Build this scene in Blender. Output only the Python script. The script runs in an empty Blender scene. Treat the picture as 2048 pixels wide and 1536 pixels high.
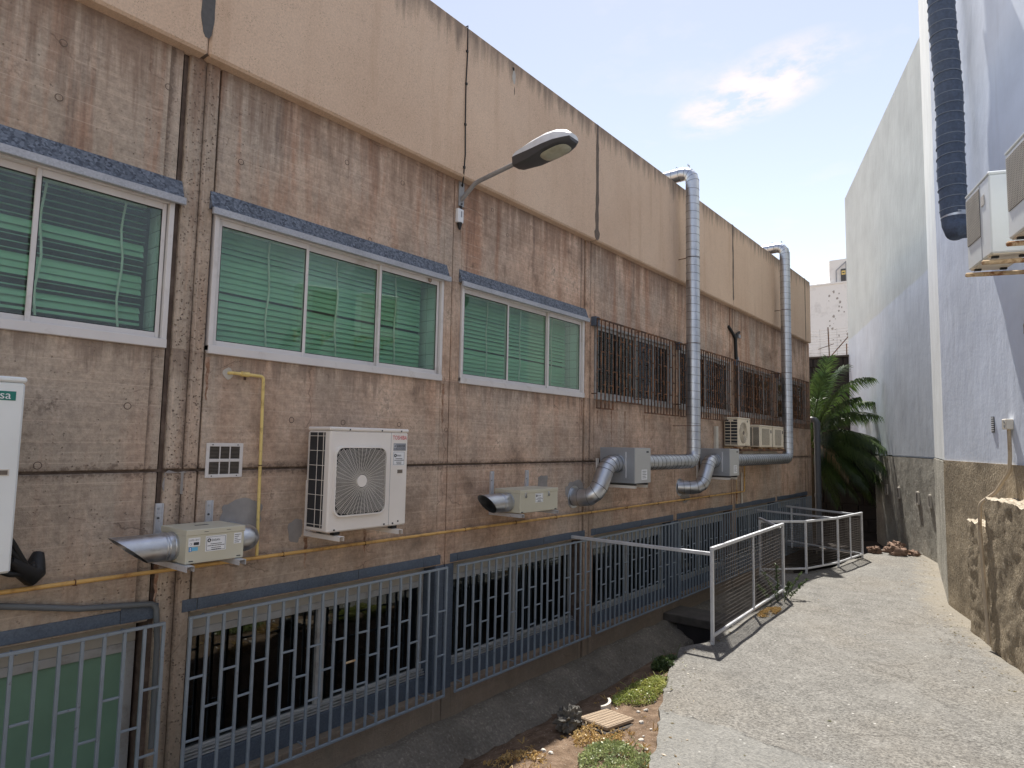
import bpy, math, random
from math import sin, cos, pi, radians, atan2, sqrt, floor
from mathutils import Vector, Matrix, noise as mnoise
random.seed(11)
R = random.random
def U(a, b): return a + (b - a) * random.random()
SC = bpy.context.scene
COL = SC.collection

# ------------------------------------------------------------------ camera
EYE = Vector((0, 0, 2.6))
FPX, YAW, PITCH, ROLL = 1326.235, 0.669121738, 0.0869590726, 0.0188620357
Fv = Vector((-sin(YAW) * cos(PITCH), cos(YAW) * cos(PITCH), sin(PITCH)))
Rv = Vector((cos(YAW), sin(YAW), 0))
Uv = Rv.cross(Fv)
cx = Rv * cos(ROLL) + Uv * sin(ROLL)
cy = -Rv * sin(ROLL) + Uv * cos(ROLL)
cam = bpy.data.cameras.new('Camera')
cam.sensor_width = 36.0
cam.lens = FPX / 2048 * 36.0
cam.clip_start = 0.05
cam.clip_end = 2000
co = bpy.data.objects.new('Camera', cam)
COL.objects.link(co)
m = Matrix((cx, cy, -Fv)).transposed().to_4x4()
m.translation = EYE
co.matrix_world = m
SC.camera = co

# ------------------------------------------------------------------ light
SUN = Vector((-0.25, 0.48, 1.0)).normalized()
SUN_EL = math.asin(SUN.z)
SUN_AZ = atan2(SUN.x, SUN.y)
EXPOSURE = 1.1
SKY_STRENGTH = 0.13
SUN_STRENGTH = 4.3
w = bpy.data.worlds.new('World')
SC.world = w
w.use_nodes = True
nt = w.node_tree
nt.nodes.clear()
wo = nt.nodes.new('ShaderNodeOutputWorld')
bg = nt.nodes.new('ShaderNodeBackground')
sky = nt.nodes.new('ShaderNodeTexSky')
sky.sky_type = 'NISHITA'
sky.sun_disc = False
sky.sun_elevation = SUN_EL
sky.sun_rotation = SUN_AZ
sky.air_density = 1.0
sky.dust_density = 0.15
sky.ozone_density = 1.0
bg.inputs['Strength'].default_value = SKY_STRENGTH
# thin broken cloud, tied to directions in the sky
tc = nt.nodes.new('ShaderNodeTexCoord')
sx = nt.nodes.new('ShaderNodeSeparateXYZ')
nt.links.new(tc.outputs['Generated'], sx.inputs[0])
def wm(op, a, b=None):
    n = nt.nodes.new('ShaderNodeMath'); n.operation = op
    for i, v in enumerate((a, b)):
        if v is None: continue
        if isinstance(v, (int, float)): n.inputs[i].default_value = v
        else: nt.links.new(v, n.inputs[i])
    return n.outputs[0]
zz = wm('MAXIMUM', sx.outputs[2], 0.05)
cu = wm('DIVIDE', sx.outputs[0], zz)
cv = wm('DIVIDE', sx.outputs[1], zz)
cmb = nt.nodes.new('ShaderNodeCombineXYZ')
nt.links.new(cu, cmb.inputs[0]); nt.links.new(cv, cmb.inputs[1])
def pix_dir(px, py):
    a, b = (px - 1024) / FPX, -(py - 768) / FPX
    d = Fv + cx * a + cy * b
    return d.normalized()
cd = pix_dir(1505, 185)
c0 = Vector((cd.x / cd.z, cd.y / cd.z, 0))
e1 = pix_dir(1640, 95); e1 = Vector((e1.x / e1.z, e1.y / e1.z, 0)) - c0
mp = nt.nodes.new('ShaderNodeMapping')
mp.vector_type = 'TEXTURE'
mp.inputs['Location'].default_value = c0
mp.inputs['Rotation'].default_value = (0, 0, atan2(e1.y, e1.x))
mp.inputs['Scale'].default_value = (0.30, 0.16, 1)
nt.links.new(cmb.outputs[0], mp.inputs[0])
ln = nt.nodes.new('ShaderNodeVectorMath'); ln.operation = 'LENGTH'
nt.links.new(mp.outputs[0], ln.inputs[0])
blob = wm('SUBTRACT', 1.15, ln.outputs[1])
def wnoise(sc, det, rough):
    n = nt.nodes.new('ShaderNodeTexNoise')
    n.inputs['Scale'].default_value = sc; n.inputs['Detail'].default_value = det
    n.inputs['Roughness'].default_value = rough
    nt.links.new(cmb.outputs[0], n.inputs[0])
    return n.outputs['Fac']
n1 = wnoise(7.0, 8, 0.62)
n2 = wnoise(2.2, 6, 0.6)
c1 = wm('MULTIPLY', wm('MAXIMUM', blob, 0.0), wm('MULTIPLY', wm('MAXIMUM', wm('SUBTRACT', n1, 0.40), 0.0), 5.0))
c2 = wm('MULTIPLY', wm('MAXIMUM', wm('SUBTRACT', n2, 0.55), 0.0), 0.9)
cmask = wm('MINIMUM', wm('ADD', wm('ADD', c1, c2), 0.10), 0.9)   # thin high veil everywhere, thicker where the clouds are
mixc = nt.nodes.new('ShaderNodeMix'); mixc.data_type = 'RGBA'
nt.links.new(cmask, mixc.inputs['Factor'])
nt.links.new(sky.outputs[0], mixc.inputs[6])
mixc.inputs[7].default_value = (3.9, 4.3, 5.6, 1)
wbal = nt.nodes.new('ShaderNodeMix'); wbal.data_type = 'RGBA'; wbal.blend_type = 'MULTIPLY'
wbal.inputs['Factor'].default_value = 1.0
nt.links.new(mixc.outputs[2], wbal.inputs[6])
wbal.inputs[7].default_value = (1.14, 0.885, 0.71, 1)      # the camera's warm white balance, over the whole sky
nt.links.new(wbal.outputs[2], bg.inputs['Color'])
nt.links.new(bg.outputs[0], wo.inputs[0])

sl = bpy.data.lights.new('Sun', 'SUN')
sl.energy = SUN_STRENGTH
sl.angle = radians(0.53)
sl.color = (1.0, 0.95, 0.87)
so = bpy.data.objects.new('Sun', sl)
so.rotation_euler = SUN.to_track_quat('Z', 'Y').to_euler()
so.location = (-20, 40, 60)
COL.objects.link(so)
vs = SC.view_settings
vs.view_transform = 'Standard'
vs.look = 'None'
vs.exposure = EXPOSURE
vs.gamma = 1.0
vs.use_curve_mapping = False

# ------------------------------------------------------------------ materials
class G:
    def __init__(s, name):
        s.m = bpy.data.materials.new(name); s.m.use_nodes = True
        s.nt = s.m.node_tree; s.nt.nodes.clear()
        s.pos = s.node('ShaderNodeNewGeometry').outputs['Position']
    def node(s, t): return s.nt.nodes.new(t)
    def set(s, sock, v):
        if v is None: return
        if hasattr(v, 'is_output') or isinstance(v, bpy.types.NodeSocket): s.nt.links.new(v, sock)
        elif isinstance(v, tuple) and sock.type == 'RGBA' and len(v) == 3: sock.default_value = (*v, 1)
        else: sock.default_value = v
    def vec(s, scale, v=None):
        n = s.node('ShaderNodeVectorMath'); n.operation = 'MULTIPLY'
        s.set(n.inputs[0], v or s.pos); n.inputs[1].default_value = scale
        return n.outputs[0]
    def noise(s, scale, det=4, rough=0.55, v=None, dist=0.0):
        n = s.node('ShaderNodeTexNoise')
        s.set(n.inputs['Vector'], v or s.pos)
        n.inputs['Scale'].default_value = scale; n.inputs['Detail'].default_value = det
        n.inputs['Roughness'].default_value = rough; n.inputs['Distortion'].default_value = dist
        return n.outputs['Fac']
    def vor(s, scale, out='Distance', feature='F1', v=None, rnd=1.0):
        n = s.node('ShaderNodeTexVoronoi'); n.feature = feature
        s.set(n.inputs['Vector'], v or s.pos); n.inputs['Scale'].default_value = scale
        n.inputs['Randomness'].default_value = rnd
        return n.outputs[out]
    def white(s, v):
        n = s.node('ShaderNodeTexWhiteNoise'); n.noise_dimensions = '3D'; s.set(n.inputs[0], v)
        return n.outputs['Value']
    def ramp(s, f, stops):
        n = s.node('ShaderNodeValToRGB'); s.set(n.inputs[0], f)
        e = n.color_ramp.elements
        while len(e) < len(stops): e.new(0.5)
        for i, (p, c) in enumerate(stops):
            e[i].position = p
            e[i].color = (c, c, c, 1) if isinstance(c, (int, float)) else (*c, 1)
        return n.outputs[0]
    def mix(s, f, a, b, mode='MIX'):
        n = s.node('ShaderNodeMix'); n.data_type = 'RGBA'; n.blend_type = mode
        s.set(n.inputs['Factor'], f); s.set(n.inputs[6], a); s.set(n.inputs[7], b)
        return n.outputs[2]
    def math(s, op, a, b=None, clamp=False):
        n = s.node('ShaderNodeMath'); n.operation = op; n.use_clamp = clamp
        s.set(n.inputs[0], a); s.set(n.inputs[1], b)
        return n.outputs[0]
    def mr(s, v, a, b, c=0.0, d=1.0):
        n = s.node('ShaderNodeMapRange'); s.set(n.inputs[0], v)
        for i, x in enumerate((a, b, c, d)): n.inputs[i + 1].default_value = x
        return n.outputs[0]
    def xyz(s, v=None):
        n = s.node('ShaderNodeSeparateXYZ'); s.set(n.inputs[0], v or s.pos); return n.outputs
    def comb(s, x=0.0, y=0.0, z=0.0):
        n = s.node('ShaderNodeCombineXYZ')
        for i, q in enumerate((x, y, z)): s.set(n.inputs[i], q)
        return n.outputs[0]
    def bump(s, h, strength=0.3, dist=0.01, nrm=None):
        n = s.node('ShaderNodeBump'); s.set(n.inputs['Height'], h)
        n.inputs['Strength'].default_value = strength; n.inputs['Distance'].default_value = dist
        if nrm is not None: s.set(n.inputs['Normal'], nrm)
        return n.outputs[0]
    def out(s, color, rough=0.7, metal=0.0, nrm=None, spec=0.4, alpha=None):
        b = s.node('ShaderNodeBsdfPrincipled')
        s.set(b.inputs['Base Color'], color); s.set(b.inputs['Roughness'], rough)
        s.set(b.inputs['Metallic'], metal); s.set(b.inputs['Specular IOR Level'], spec)
        if nrm is not None: s.set(b.inputs['Normal'], nrm)
        o = s.node('ShaderNodeOutputMaterial'); s.nt.links.new(b.outputs[0], o.inputs[0])
        s.bsdf = b
        return s.m

def plain(name, c, rough=0.5, metal=0.0, var=0.12, nscale=6.0, bump=0.0, bscale=60.0, spec=0.4, dirt=None):
    g = G(name)
    n = g.noise(nscale, 3, 0.6)
    k = g.mr(n, 0.25, 0.75, 1 - var, 1 + var)
    col = g.mix(1.0, c, g.comb(k, k, k), 'MULTIPLY')
    if dirt:
        dn = g.noise(dirt[2], 4, 0.7)
        col = g.mix(g.math('MULTIPLY', g.ramp(dn, [(dirt[3], 0.0), (dirt[3] + 0.14, 1.0)]), dirt[1]), col, dirt[0])
    nr = g.bump(g.noise(bscale, 4, 0.6), bump, 0.004) if bump else None
    r = g.mr(n, 0.3, 0.7, max(0.02, rough - 0.08), min(1, rough + 0.08))
    return g.out(col, r, metal, nr, spec)

M = {}
def concrete(name, tint=(1, 1, 1), boards=True, vertical=False):
    g = G(name)
    p = g.pos; x, y, z = g.xyz()
    big = g.noise(0.55, 3, 0.6)
    mid = g.noise(2.3, 6, 0.68)
    fine = g.noise(26, 4, 0.72)
    col = g.ramp(mid, [(0.28, (0.25, 0.175, 0.13)), (0.43, (0.53, 0.375, 0.275)), (0.58, (0.67, 0.49, 0.37)), (0.76, (0.74, 0.59, 0.46))])
    col = g.mix(g.math('MULTIPLY', g.ramp(big, [(0.42, 0.0), (0.62, 1.0)]), 0.65), col, (0.45, 0.395, 0.335))
    wth = g.noise(0.9, 5, 0.7, g.node_add(g.pos, g.comb(3.0, 7.0, 1.0)))
    col = g.mix(g.math('MULTIPLY', g.ramp(wth, [(0.50, 0.0), (0.68, 1.0)]), 0.6), col, (0.26, 0.185, 0.135))
    # nearer bays tinted greyer: the lens's tone cast painted into the concrete colour
    col = g.mix(g.mr(y, 1.0, 6.0, 0.7, 0.0), col, (0.42, 0.375, 0.305))
    # rust-red, pale and sooty runs
    st = g.noise(1.0, 5, 0.65, g.vec((1.0, 3.6, 0.30)))
    run = g.mr(g.math('ADD', z, g.math('MULTIPLY', big, 1.2)), 3.4, 5.6, 0.35, 1.0)
    col = g.mix(g.math('MULTIPLY', g.ramp(st, [(0.50, 0.0), (0.64, 1.0)]), g.math('MULTIPLY', run, 0.72)), col, (0.42, 0.225, 0.14))
    st2 = g.noise(1.0, 5, 0.7, g.vec((1.0, 4.2, 0.36)))
    col = g.mix(g.math('MULTIPLY', g.ramp(st2, [(0.58, 0.0), (0.72, 1.0)]), 0.38), col, (0.70, 0.58, 0.47))
    col = g.mix(g.math('MULTIPLY', g.ramp(st2, [(0.30, 1.0), (0.43, 0.0)]), g.math('MULTIPLY', run, 0.65)), col, (0.15, 0.115, 0.10))
    k = g.mr(fine, 0.28, 0.72, 0.74, 1.24)
    col = g.mix(1.0, col, g.comb(k, k, k), 'MULTIPLY')
    h = g.math('MULTIPLY', fine, 0.6)
    if boards:
        a = y if vertical else z
        b = z if vertical else y
        zi = g.math('DIVIDE', g.math('ADD', a, g.math('MULTIPLY', big, 0.03)), 0.142)
        fr = g.math('FRACT', zi); fl = g.math('FLOOR', zi)
        dd = g.math('ABSOLUTE', g.math('SUBTRACT', fr, 0.5))
        line = g.math('MULTIPLY', g.ramp(dd, [(0.465, 0.0), (0.492, 1.0)]), g.ramp(mid, [(0.38, 0.0), (0.55, 1.0)]))
        bi = g.comb(g.math('FLOOR', g.math('DIVIDE', g.math('ADD', b, g.math('MULTIPLY', fl, 0.83)), 2.3)), fl, 3.0)
        wv = g.mr(g.white(bi), 0, 1, 0.955, 1.045)
        grain = g.noise(1.0, 3, 0.65, g.vec((1, 42.0, 1.6) if vertical else (1, 1.6, 42.0)))
        gk = g.math('MULTIPLY', wv, g.mr(grain, 0.3, 0.7, 0.90, 1.09))
        col = g.mix(1.0, col, g.comb(gk, gk, gk), 'MULTIPLY')
        col = g.mix(g.math('MULTIPLY', line, 0.55), col, (0.66, 0.54, 0.43))
        h = g.math('ADD', h, g.math('MULTIPLY', grain, 0.3))
    wp = g.node_add(g.pos, g.vec((0.02, 0.02, 0.02), g.noisec(30.0)))
    vn = g.node('ShaderNodeTexVoronoi'); g.set(vn.inputs['Vector'], wp); vn.inputs['Scale'].default_value = 48.0
    pick = g.ramp(g.xyz(vn.outputs['Color'])[0], [(0.70, 0.0), (0.74, 1.0)])
    sel = g.ramp(big, [(0.40, 0.15), (0.58, 1.0)])
    pp = g.math('MULTIPLY', g.ramp(vn.outputs['Distance'], [(0.18, 1.0), (0.34, 0.0)]), g.math('MULTIPLY', sel, pick))
    col = g.mix(g.math('MULTIPLY', pp, 0.75), col, (0.11, 0.08, 0.06))
    # honeycombed rough areas
    rz = g.ramp(mid, [(0.60, 0.0), (0.72, 1.0)])
    col = g.mix(g.math('MULTIPLY', rz, g.ramp(fine, [(0.42, 0.7), (0.54, 0.0)])), col, (0.13, 0.095, 0.075))
    h = g.math('SUBTRACT', h, g.math('MULTIPLY', pp, 0.9))
    # hairline cracks
    cr = g.vor(0.55, 'Distance', 'DISTANCE_TO_EDGE', g.node_add(g.pos, g.vec((0.25, 0.25, 0.25), g.noisec(4.0))))
    crm = g.math('MULTIPLY', g.ramp(cr, [(0.0, 1.0), (0.004, 0.0)]), g.ramp(st, [(0.5, 0.0), (0.56, 1.0)]))
    col = g.mix(g.math('MULTIPLY', crm, 0.6), col, (0.09, 0.065, 0.05))
    # narrow sooty runs washed down from the soffit and from the sills
    nr_ = g.noise(1.0, 5, 0.7, g.vec((1.0, 8.5, 0.55)))
    top = g.math('ADD', g.mr(z, 4.35, 5.7, 0.0, 1.0), g.math('MULTIPLY', g.math('SUBTRACT', nr_, 0.5), 2.2))
    col = g.mix(g.math('MULTIPLY', g.ramp(top, [(0.62, 0.0), (1.0, 1.0)]), 0.6), col, (0.205, 0.13, 0.092))
    sl_ = g.math('MULTIPLY', g.mr(z, 2.75, 3.27, 0.0, 1.0), g.ramp(g.math('SUBTRACT', 3.28, z), [(0.0, 0.0), (0.004, 1.0)]))
    sl_ = g.math('ADD', sl_, g.math('MULTIPLY', g.math('SUBTRACT', nr_, 0.5), 2.4))
    col = g.mix(g.math('MULTIPLY', g.ramp(sl_, [(0.72, 0.0), (1.05, 1.0)]), g.math('MULTIPLY', g.ramp(g.math('SUBTRACT', 3.28, z), [(0.0, 0.0), (0.004, 1.0)]), 0.55)), col, (0.19, 0.14, 0.11))
    # grime gathered along the pour joint and the pilaster grooves
    jd = g.math('ABSOLUTE', g.math('SUBTRACT', z, 2.33))
    jm = g.math('ADD', g.mr(jd, 0.0, 0.16, 0.75, 0.0), g.math('MULTIPLY', g.math('SUBTRACT', fine, 0.5), 1.3))
    col = g.mix(g.math('MULTIPLY', g.ramp(jm, [(0.50, 0.0), (0.72, 1.0)]), 0.75), col, (0.135, 0.10, 0.078))
    pm_ = g.math('SUBTRACT', g.math('MODULO', g.math('ADD', y, 9.82), 6.02), 0.14)
    pd = g.math('ABSOLUTE', g.math('SUBTRACT', g.math('ABSOLUTE', pm_), 0.14))
    pj = g.math('ADD', g.mr(pd, 0.0, 0.10, 0.72, 0.0), g.math('MULTIPLY', g.math('SUBTRACT', g.math('MULTIPLY', g.math('ADD', fine, st2), 0.5), 0.5), 2.0))
    col = g.mix(g.math('MULTIPLY', g.ramp(pj, [(0.50, 0.0), (0.75, 1.0)]), 0.75), col, (0.125, 0.092, 0.072))
    # damp, mossy stain near the ground, extended upwards as painted vignette darkening
    damp_vig = g.mr(g.math('ADD', z, g.math('MULTIPLY', g.math('SUBTRACT', st2, 0.5), 1.2)), -0.3, 1.7, 0.8, 0.0)
    col = g.mix(damp_vig, col, (0.215, 0.185, 0.14))
    col = g.mix(1.0, col, tint, 'MULTIPLY')
    return g.out(col, 0.9, 0, g.bump(h, 0.9, 0.016), 0.2)
def _noisec(s, scale):
    n = s.node('ShaderNodeTexNoise'); s.set(n.inputs['Vector'], s.pos)
    n.inputs['Scale'].default_value = scale; n.inputs['Detail'].default_value = 4
    return n.outputs['Color']
def _node_add(s, a, b):
    n = s.node('ShaderNodeVectorMath'); n.operation = 'ADD'; s.set(n.inputs[0], a); s.set(n.inputs[1], b)
    return n.outputs[0]
G.noisec = _noisec; G.node_add = _node_add

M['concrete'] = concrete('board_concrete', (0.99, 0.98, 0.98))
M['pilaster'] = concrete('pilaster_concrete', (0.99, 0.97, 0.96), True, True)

def stucco():
    g = G('fascia_stucco')
    x, y, z = g.xyz()
    col = g.ramp(g.noise(0.8, 6, 0.6), [(0.3, (0.66, 0.485, 0.35)), (0.7, (0.73, 0.555, 0.41))])
    k = g.mr(g.noise(60, 4, 0.7), 0.3, 0.7, 0.86, 1.12); col = g.mix(1.0, col, g.comb(k, k, k), 'MULTIPLY')
    pit = g.math('MULTIPLY', g.ramp(g.vor(62), [(0.16, 1.0), (0.28, 0.0)]), g.ramp(g.noise(7, 3), [(0.42, 0.0), (0.6, 1.0)]))
    col = g.mix(g.math('MULTIPLY', pit, 0.6), col, (0.20, 0.14, 0.10))
    st = g.noise(1.0, 7, 0.65, g.vec((1, 5.0, 0.45)))
    col = g.mix(g.math('MULTIPLY', g.ramp(st, [(0.52, 0.0), (0.72, 1.0)]), 0.35), col, (0.50, 0.33, 0.21))
    # soot washed down from the coping
    top = g.math('ADD', g.mr(z, 6.75, 7.52, 0.0, 1.0), g.math('MULTIPLY', g.math('SUBTRACT', g.noise(1.0, 7, 0.7, g.vec((1, 7.0, 0.8))), 0.5), 1.5))
    col = g.mix(g.math('MULTIPLY', g.ramp(top, [(0.62, 0.0), (1.05, 1.0)]), 0.7), col, (0.15, 0.125, 0.105))
    h = g.math('SUBTRACT', g.math('MULTIPLY', g.noise(120, 5, 0.7), 0.5), pit)
    return g.out(col, 0.92, 0, g.bump(h, 0.6, 0.006), 0.15)
M['stucco'] = stucco()

def galv(name, base, dark, scale, metal=0.85, rough=0.36, bump=0.0):
    g = G(name)
    c = g.vor(scale, 'Color')
    f = g.xyz(c)[0]
    col = g.mix(f, dark, base)
    n = g.noise(3.0, 6, 0.6)
    k = g.mr(n, 0.3, 0.7, 0.85, 1.12); col = g.mix(1.0, col, g.comb(k, k, k), 'MULTIPLY')
    r = g.mr(g.math('ADD', f, g.noise(11, 4)), 0.4, 1.5, rough - 0.08, rough + 0.12)
    return g.out(col, r, metal, g.bump(g.noise(5, 3), bump, 0.01) if bump else None, 0.5)
M['galv'] = galv('galvanised_duct', (0.60, 0.63, 0.67), (0.54, 0.57, 0.62), 40, 1.0, 0.36, 0.0)
M['galv_seam'] = plain('duct_seam', (0.12, 0.125, 0.13), 0.5, 0.7)
M['zinc'] = galv('zinc_flashing', (0.20, 0.235, 0.29), (0.04, 0.052, 0.075), 58, 0.1, 0.6)
M['zinc_lip'] = galv('zinc_lip', (0.50, 0.52, 0.56), (0.38, 0.40, 0.44), 90, 0.15, 0.5)
M['lead'] = galv('weathered_zinc', (0.125, 0.16, 0.21), (0.08, 0.105, 0.145), 95, 0.2, 0.6)
M['alu'] = plain('white_aluminium', (0.70, 0.675, 0.66), 0.42, 0.0, 0.06, 3, dirt=((0.36, 0.31, 0.26), 0.35, 4.0, 0.56))
M['alu_grey'] = plain('dull_aluminium', (0.40, 0.41, 0.41), 0.45, 0.1, 0.1, 3, dirt=((0.22, 0.2, 0.17), 0.5, 5.0, 0.5))
M['steel_paint'] = plain('grey_painted_steel', (0.28, 0.335, 0.395), 0.42, 0.25, 0.1, 9, dirt=((0.11, 0.085, 0.07), 0.75, 16.0, 0.62))
M['fence'] = plain('silver_painted_steel', (0.66, 0.68, 0.72), 0.38, 0.35, 0.08, 9, dirt=((0.20, 0.16, 0.13), 0.6, 14.0, 0.6))
M['wire'] = plain('mesh_wire', (0.15, 0.135, 0.125), 0.55, 0.4, 0.15, 9)
M['rust'] = plain('rusty_steel', (0.085, 0.05, 0.034), 0.85, 0.0, 0.3, 22, 0.4, 90, dirt=((0.27, 0.125, 0.06), 0.9, 9.0, 0.47))
M['rust_bright'] = plain('orange_rust', (0.66, 0.50, 0.31), 0.85, 0.0, 0.25, 14, 0.4, 90, dirt=((0.27, 0.105, 0.035), 0.95, 11.0, 0.47))
M['yellow'] = plain('yellow_gas_pipe', (0.70, 0.44, 0.15), 0.55, 0.0, 0.12, 8, dirt=((0.30, 0.13, 0.05), 0.7, 5.0, 0.5))
M['yellow2'] = plain('pale_yellow_gas_pipe', (0.76, 0.59, 0.22), 0.5, 0.0, 0.10, 8, dirt=((0.30, 0.18, 0.07), 0.6, 7.0, 0.55))
M['black'] = plain('black_rubber', (0.018, 0.019, 0.02), 0.55)
M['dark'] = plain('dark_recess', (0.022, 0.022, 0.023), 0.8)
M['seal'] = plain('sealant', (0.16, 0.125, 0.10), 0.9, 0, 0.25, 18, 0.5, 60)
M['seal_grey'] = plain('grey_sealant', (0.115, 0.112, 0.11), 0.85, 0, 0.2, 18, 0.5, 60)
M['joint'] = plain('joint_dirt', (0.12, 0.088, 0.07), 0.95, 0, 0.35, 12, 0.6, 50, dirt=((0.20, 0.155, 0.125), 0.8, 5.0, 0.5))
M['ac_white'] = plain('ac_enamel', (0.83, 0.79, 0.74), 0.4, 0, 0.04, 3)
M['ac_old'] = plain('old_ac_enamel', (0.80, 0.72, 0.58), 0.5, 0, 0.07, 5, dirt=((0.40, 0.30, 0.19), 0.5, 6.0, 0.56))
M['ac_blue'] = plain('cool_ac_enamel', (0.80, 0.84, 0.84), 0.4, 0, 0.04, 3)
M['coil'] = plain('coil_fins', (0.045, 0.05, 0.057), 0.5, 0.4)
M['guard'] = plain('guard_wire', (0.72, 0.68, 0.62), 0.45)
M['guard_dark'] = plain('dark_guard', (0.16, 0.135, 0.11), 0.6, 0, 0.3, 8)
M['fanbox'] = plain('beige_sheet_steel', (0.58, 0.56, 0.45), 0.45, 0.05, 0.05, 3)
M['fanbox_grey'] = plain('grey_sheet_steel', (0.36, 0.39, 0.43), 0.4, 0.35, 0.06, 3)
M['sticker'] = plain('sticker_white', (0.82, 0.84, 0.86), 0.4, 0, 0.03)
M['ink'] = plain('ink', (0.03, 0.035, 0.045), 0.5)
M['red'] = plain('red_ink', (0.60, 0.015, 0.03), 0.45)
M['badge_grey'] = plain('badge_grey', (0.30, 0.32, 0.35), 0.4)
M['badge_green'] = plain('badge_green', (0.02, 0.20, 0.16), 0.35)
M['blue_sticker'] = plain('blue_sticker', (0.03, 0.25, 0.60), 0.4)
M['cyan_sticker'] = plain('cyan_sticker', (0.16, 0.50, 0.75), 0.4)
M['pvc_grey'] = plain('grey_pvc', (0.115, 0.125, 0.14), 0.45, 0, 0.08, 5)
M['conduit_grey'] = plain('grey_conduit', (0.14, 0.155, 0.165), 0.5)
M['pole_grey'] = plain('lamp_arm_grey', (0.34, 0.34, 0.34), 0.45, 0.3)
M['lamp_top'] = plain('lamp_shell', (0.78, 0.80, 0.82), 0.4)
M['lamp_dark'] = plain('lamp_body', (0.075, 0.075, 0.08), 0.5)
M['lens'] = plain('lamp_lens', (0.44, 0.43, 0.33), 0.18, 0, 0.2, 9)
M['blind'] = plain('green_blind', (0.37, 0.60, 0.43), 0.5, 0, 0.05, 3)
M['cord'] = plain('blind_cord', (0.66, 0.70, 0.62), 0.7)
M['room'] = plain('room_paint', (0.20, 0.20, 0.19), 0.9)
M['tile'] = plain('wall_tile', (0.70, 0.80, 0.77), 0.25, 0, 0.05, 2)
M['grout'] = plain('grout', (0.32, 0.38, 0.36), 0.9)
M['green_panel'] = plain('frosted_green_panel', (0.17, 0.30, 0.215), 0.6, 0, 0.12, 2)
M['curtain'] = plain('beige_curtain', (0.26, 0.23, 0.19), 0.9, 0, 0.2, 4)
M['shutter'] = plain('shutter_beige', (0.42, 0.40, 0.35), 0.6, 0, 0.1, 4)
M['terracotta'] = plain('tan_cover', (0.27, 0.205, 0.145), 0.85, 0, 0.15, 20, 0.4, 80)
M['lava'] = plain('porous_lava', (0.10, 0.095, 0.085), 0.95, 0, 0.5, 26, 1.0, 40)
M['rock'] = plain('brown_rock', (0.20, 0.13, 0.095), 0.95, 0, 0.4, 9, 0.8, 30)
M['limb'] = plain('pale_tile', (0.50, 0.47, 0.42), 0.8)
M['white_far'] = plain('white_render', (0.86, 0.86, 0.85), 0.9, 0, 0.05, 0.5, dirt=((0.46, 0.45, 0.44), 0.6, 0.5, 0.52))
M['flake'] = plain('flaked_render', (0.36, 0.34, 0.32), 0.9)
M['dark_stone'] = plain('dark_basalt', (0.028, 0.025, 0.025), 0.95, 0, 0.4, 3, 0.8, 8)
M['mortar'] = plain('dark_mortar', (0.075, 0.063, 0.055), 0.95)
M['palm_trunk'] = plain('palm_bark', (0.10, 0.085, 0.065), 0.95, 0, 0.4, 20, 0.8, 40)
M['flex'] = plain('dark_flex_duct', (0.07, 0.095, 0.145), 0.6, 0, 0.35, 30, 0.4, 60, dirt=((0.14, 0.17, 0.22), 0.5, 24.0, 0.6))
M['flex_band'] = plain('flex_duct_rib', (0.20, 0.235, 0.29), 0.55)
M['tan_pipe'] = plain('tan_conduit', (0.46, 0.38, 0.28), 0.6, 0, 0.1, 8, dirt=((0.16, 0.09, 0.05), 0.6, 3.0, 0.55))
M['box_grey'] = plain('pale_plastic', (0.66, 0.63, 0.56), 0.5)
M['slab'] = plain('slab_concrete', (0.085, 0.075, 0.065), 0.95, 0, 0.3, 6, 0.6, 40)
M['mortar_grey'] = plain('fresh_grey_mortar', (0.30, 0.285, 0.275), 0.9, 0, 0.22, 5, 0.3, 40)
M['rust_stain'] = plain('rust_stain', (0.27, 0.155, 0.10), 0.95, 0, 0.35, 14, dirt=((0.45, 0.32, 0.24), 0.9, 16.0, 0.45))
M['panel_grey'] = plain('pale_grey_steel', (0.50, 0.51, 0.50), 0.45, 0.1, 0.05, 3)
M['roof'] = plain('roof_felt', (0.18, 0.16, 0.15), 0.95)

def leaf(name, c1, c2, trans=0.35, scale=6):
    g = G(name)
    col = g.mix(g.ramp(g.noise(scale, 3), [(0.35, 0.0), (0.65, 1.0)]), c1, c2)
    b = g.node('ShaderNodeBsdfPrincipled'); g.set(b.inputs['Base Color'], col); b.inputs['Roughness'].default_value = 0.42
    t = g.node('ShaderNodeBsdfTranslucent'); g.set(t.inputs[0], col)
    mx = g.node('ShaderNodeMixShader'); mx.inputs[0].default_value = trans
    g.nt.links.new(b.outputs[0], mx.inputs[1]); g.nt.links.new(t.outputs[0], mx.inputs[2])
    o = g.node('ShaderNodeOutputMaterial'); g.nt.links.new(mx.outputs[0], o.inputs[0])
    return g.m
M['palm'] = leaf('palm_leaf', (0.028, 0.055, 0.018), (0.075, 0.12, 0.03), 0.4, 2)
M['palm_dead'] = leaf('dry_palm_leaf', (0.22, 0.15, 0.07), (0.10, 0.10, 0.04), 0.3, 2)
M['weed'] = leaf('weed_leaf', (0.22, 0.27, 0.07), (0.38, 0.38, 0.11), 0.3, 9)
M['weed_blue'] = leaf('blue_green_weed', (0.20, 0.25, 0.12), (0.30, 0.34, 0.13), 0.3, 9)
M['weed_dark'] = leaf('dark_weed', (0.045, 0.08, 0.03), (0.08, 0.12, 0.04), 0.3, 9)
M['straw'] = leaf('dry_straw', (0.42, 0.26, 0.09), (0.50, 0.36, 0.15), 0.25, 12)

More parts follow.
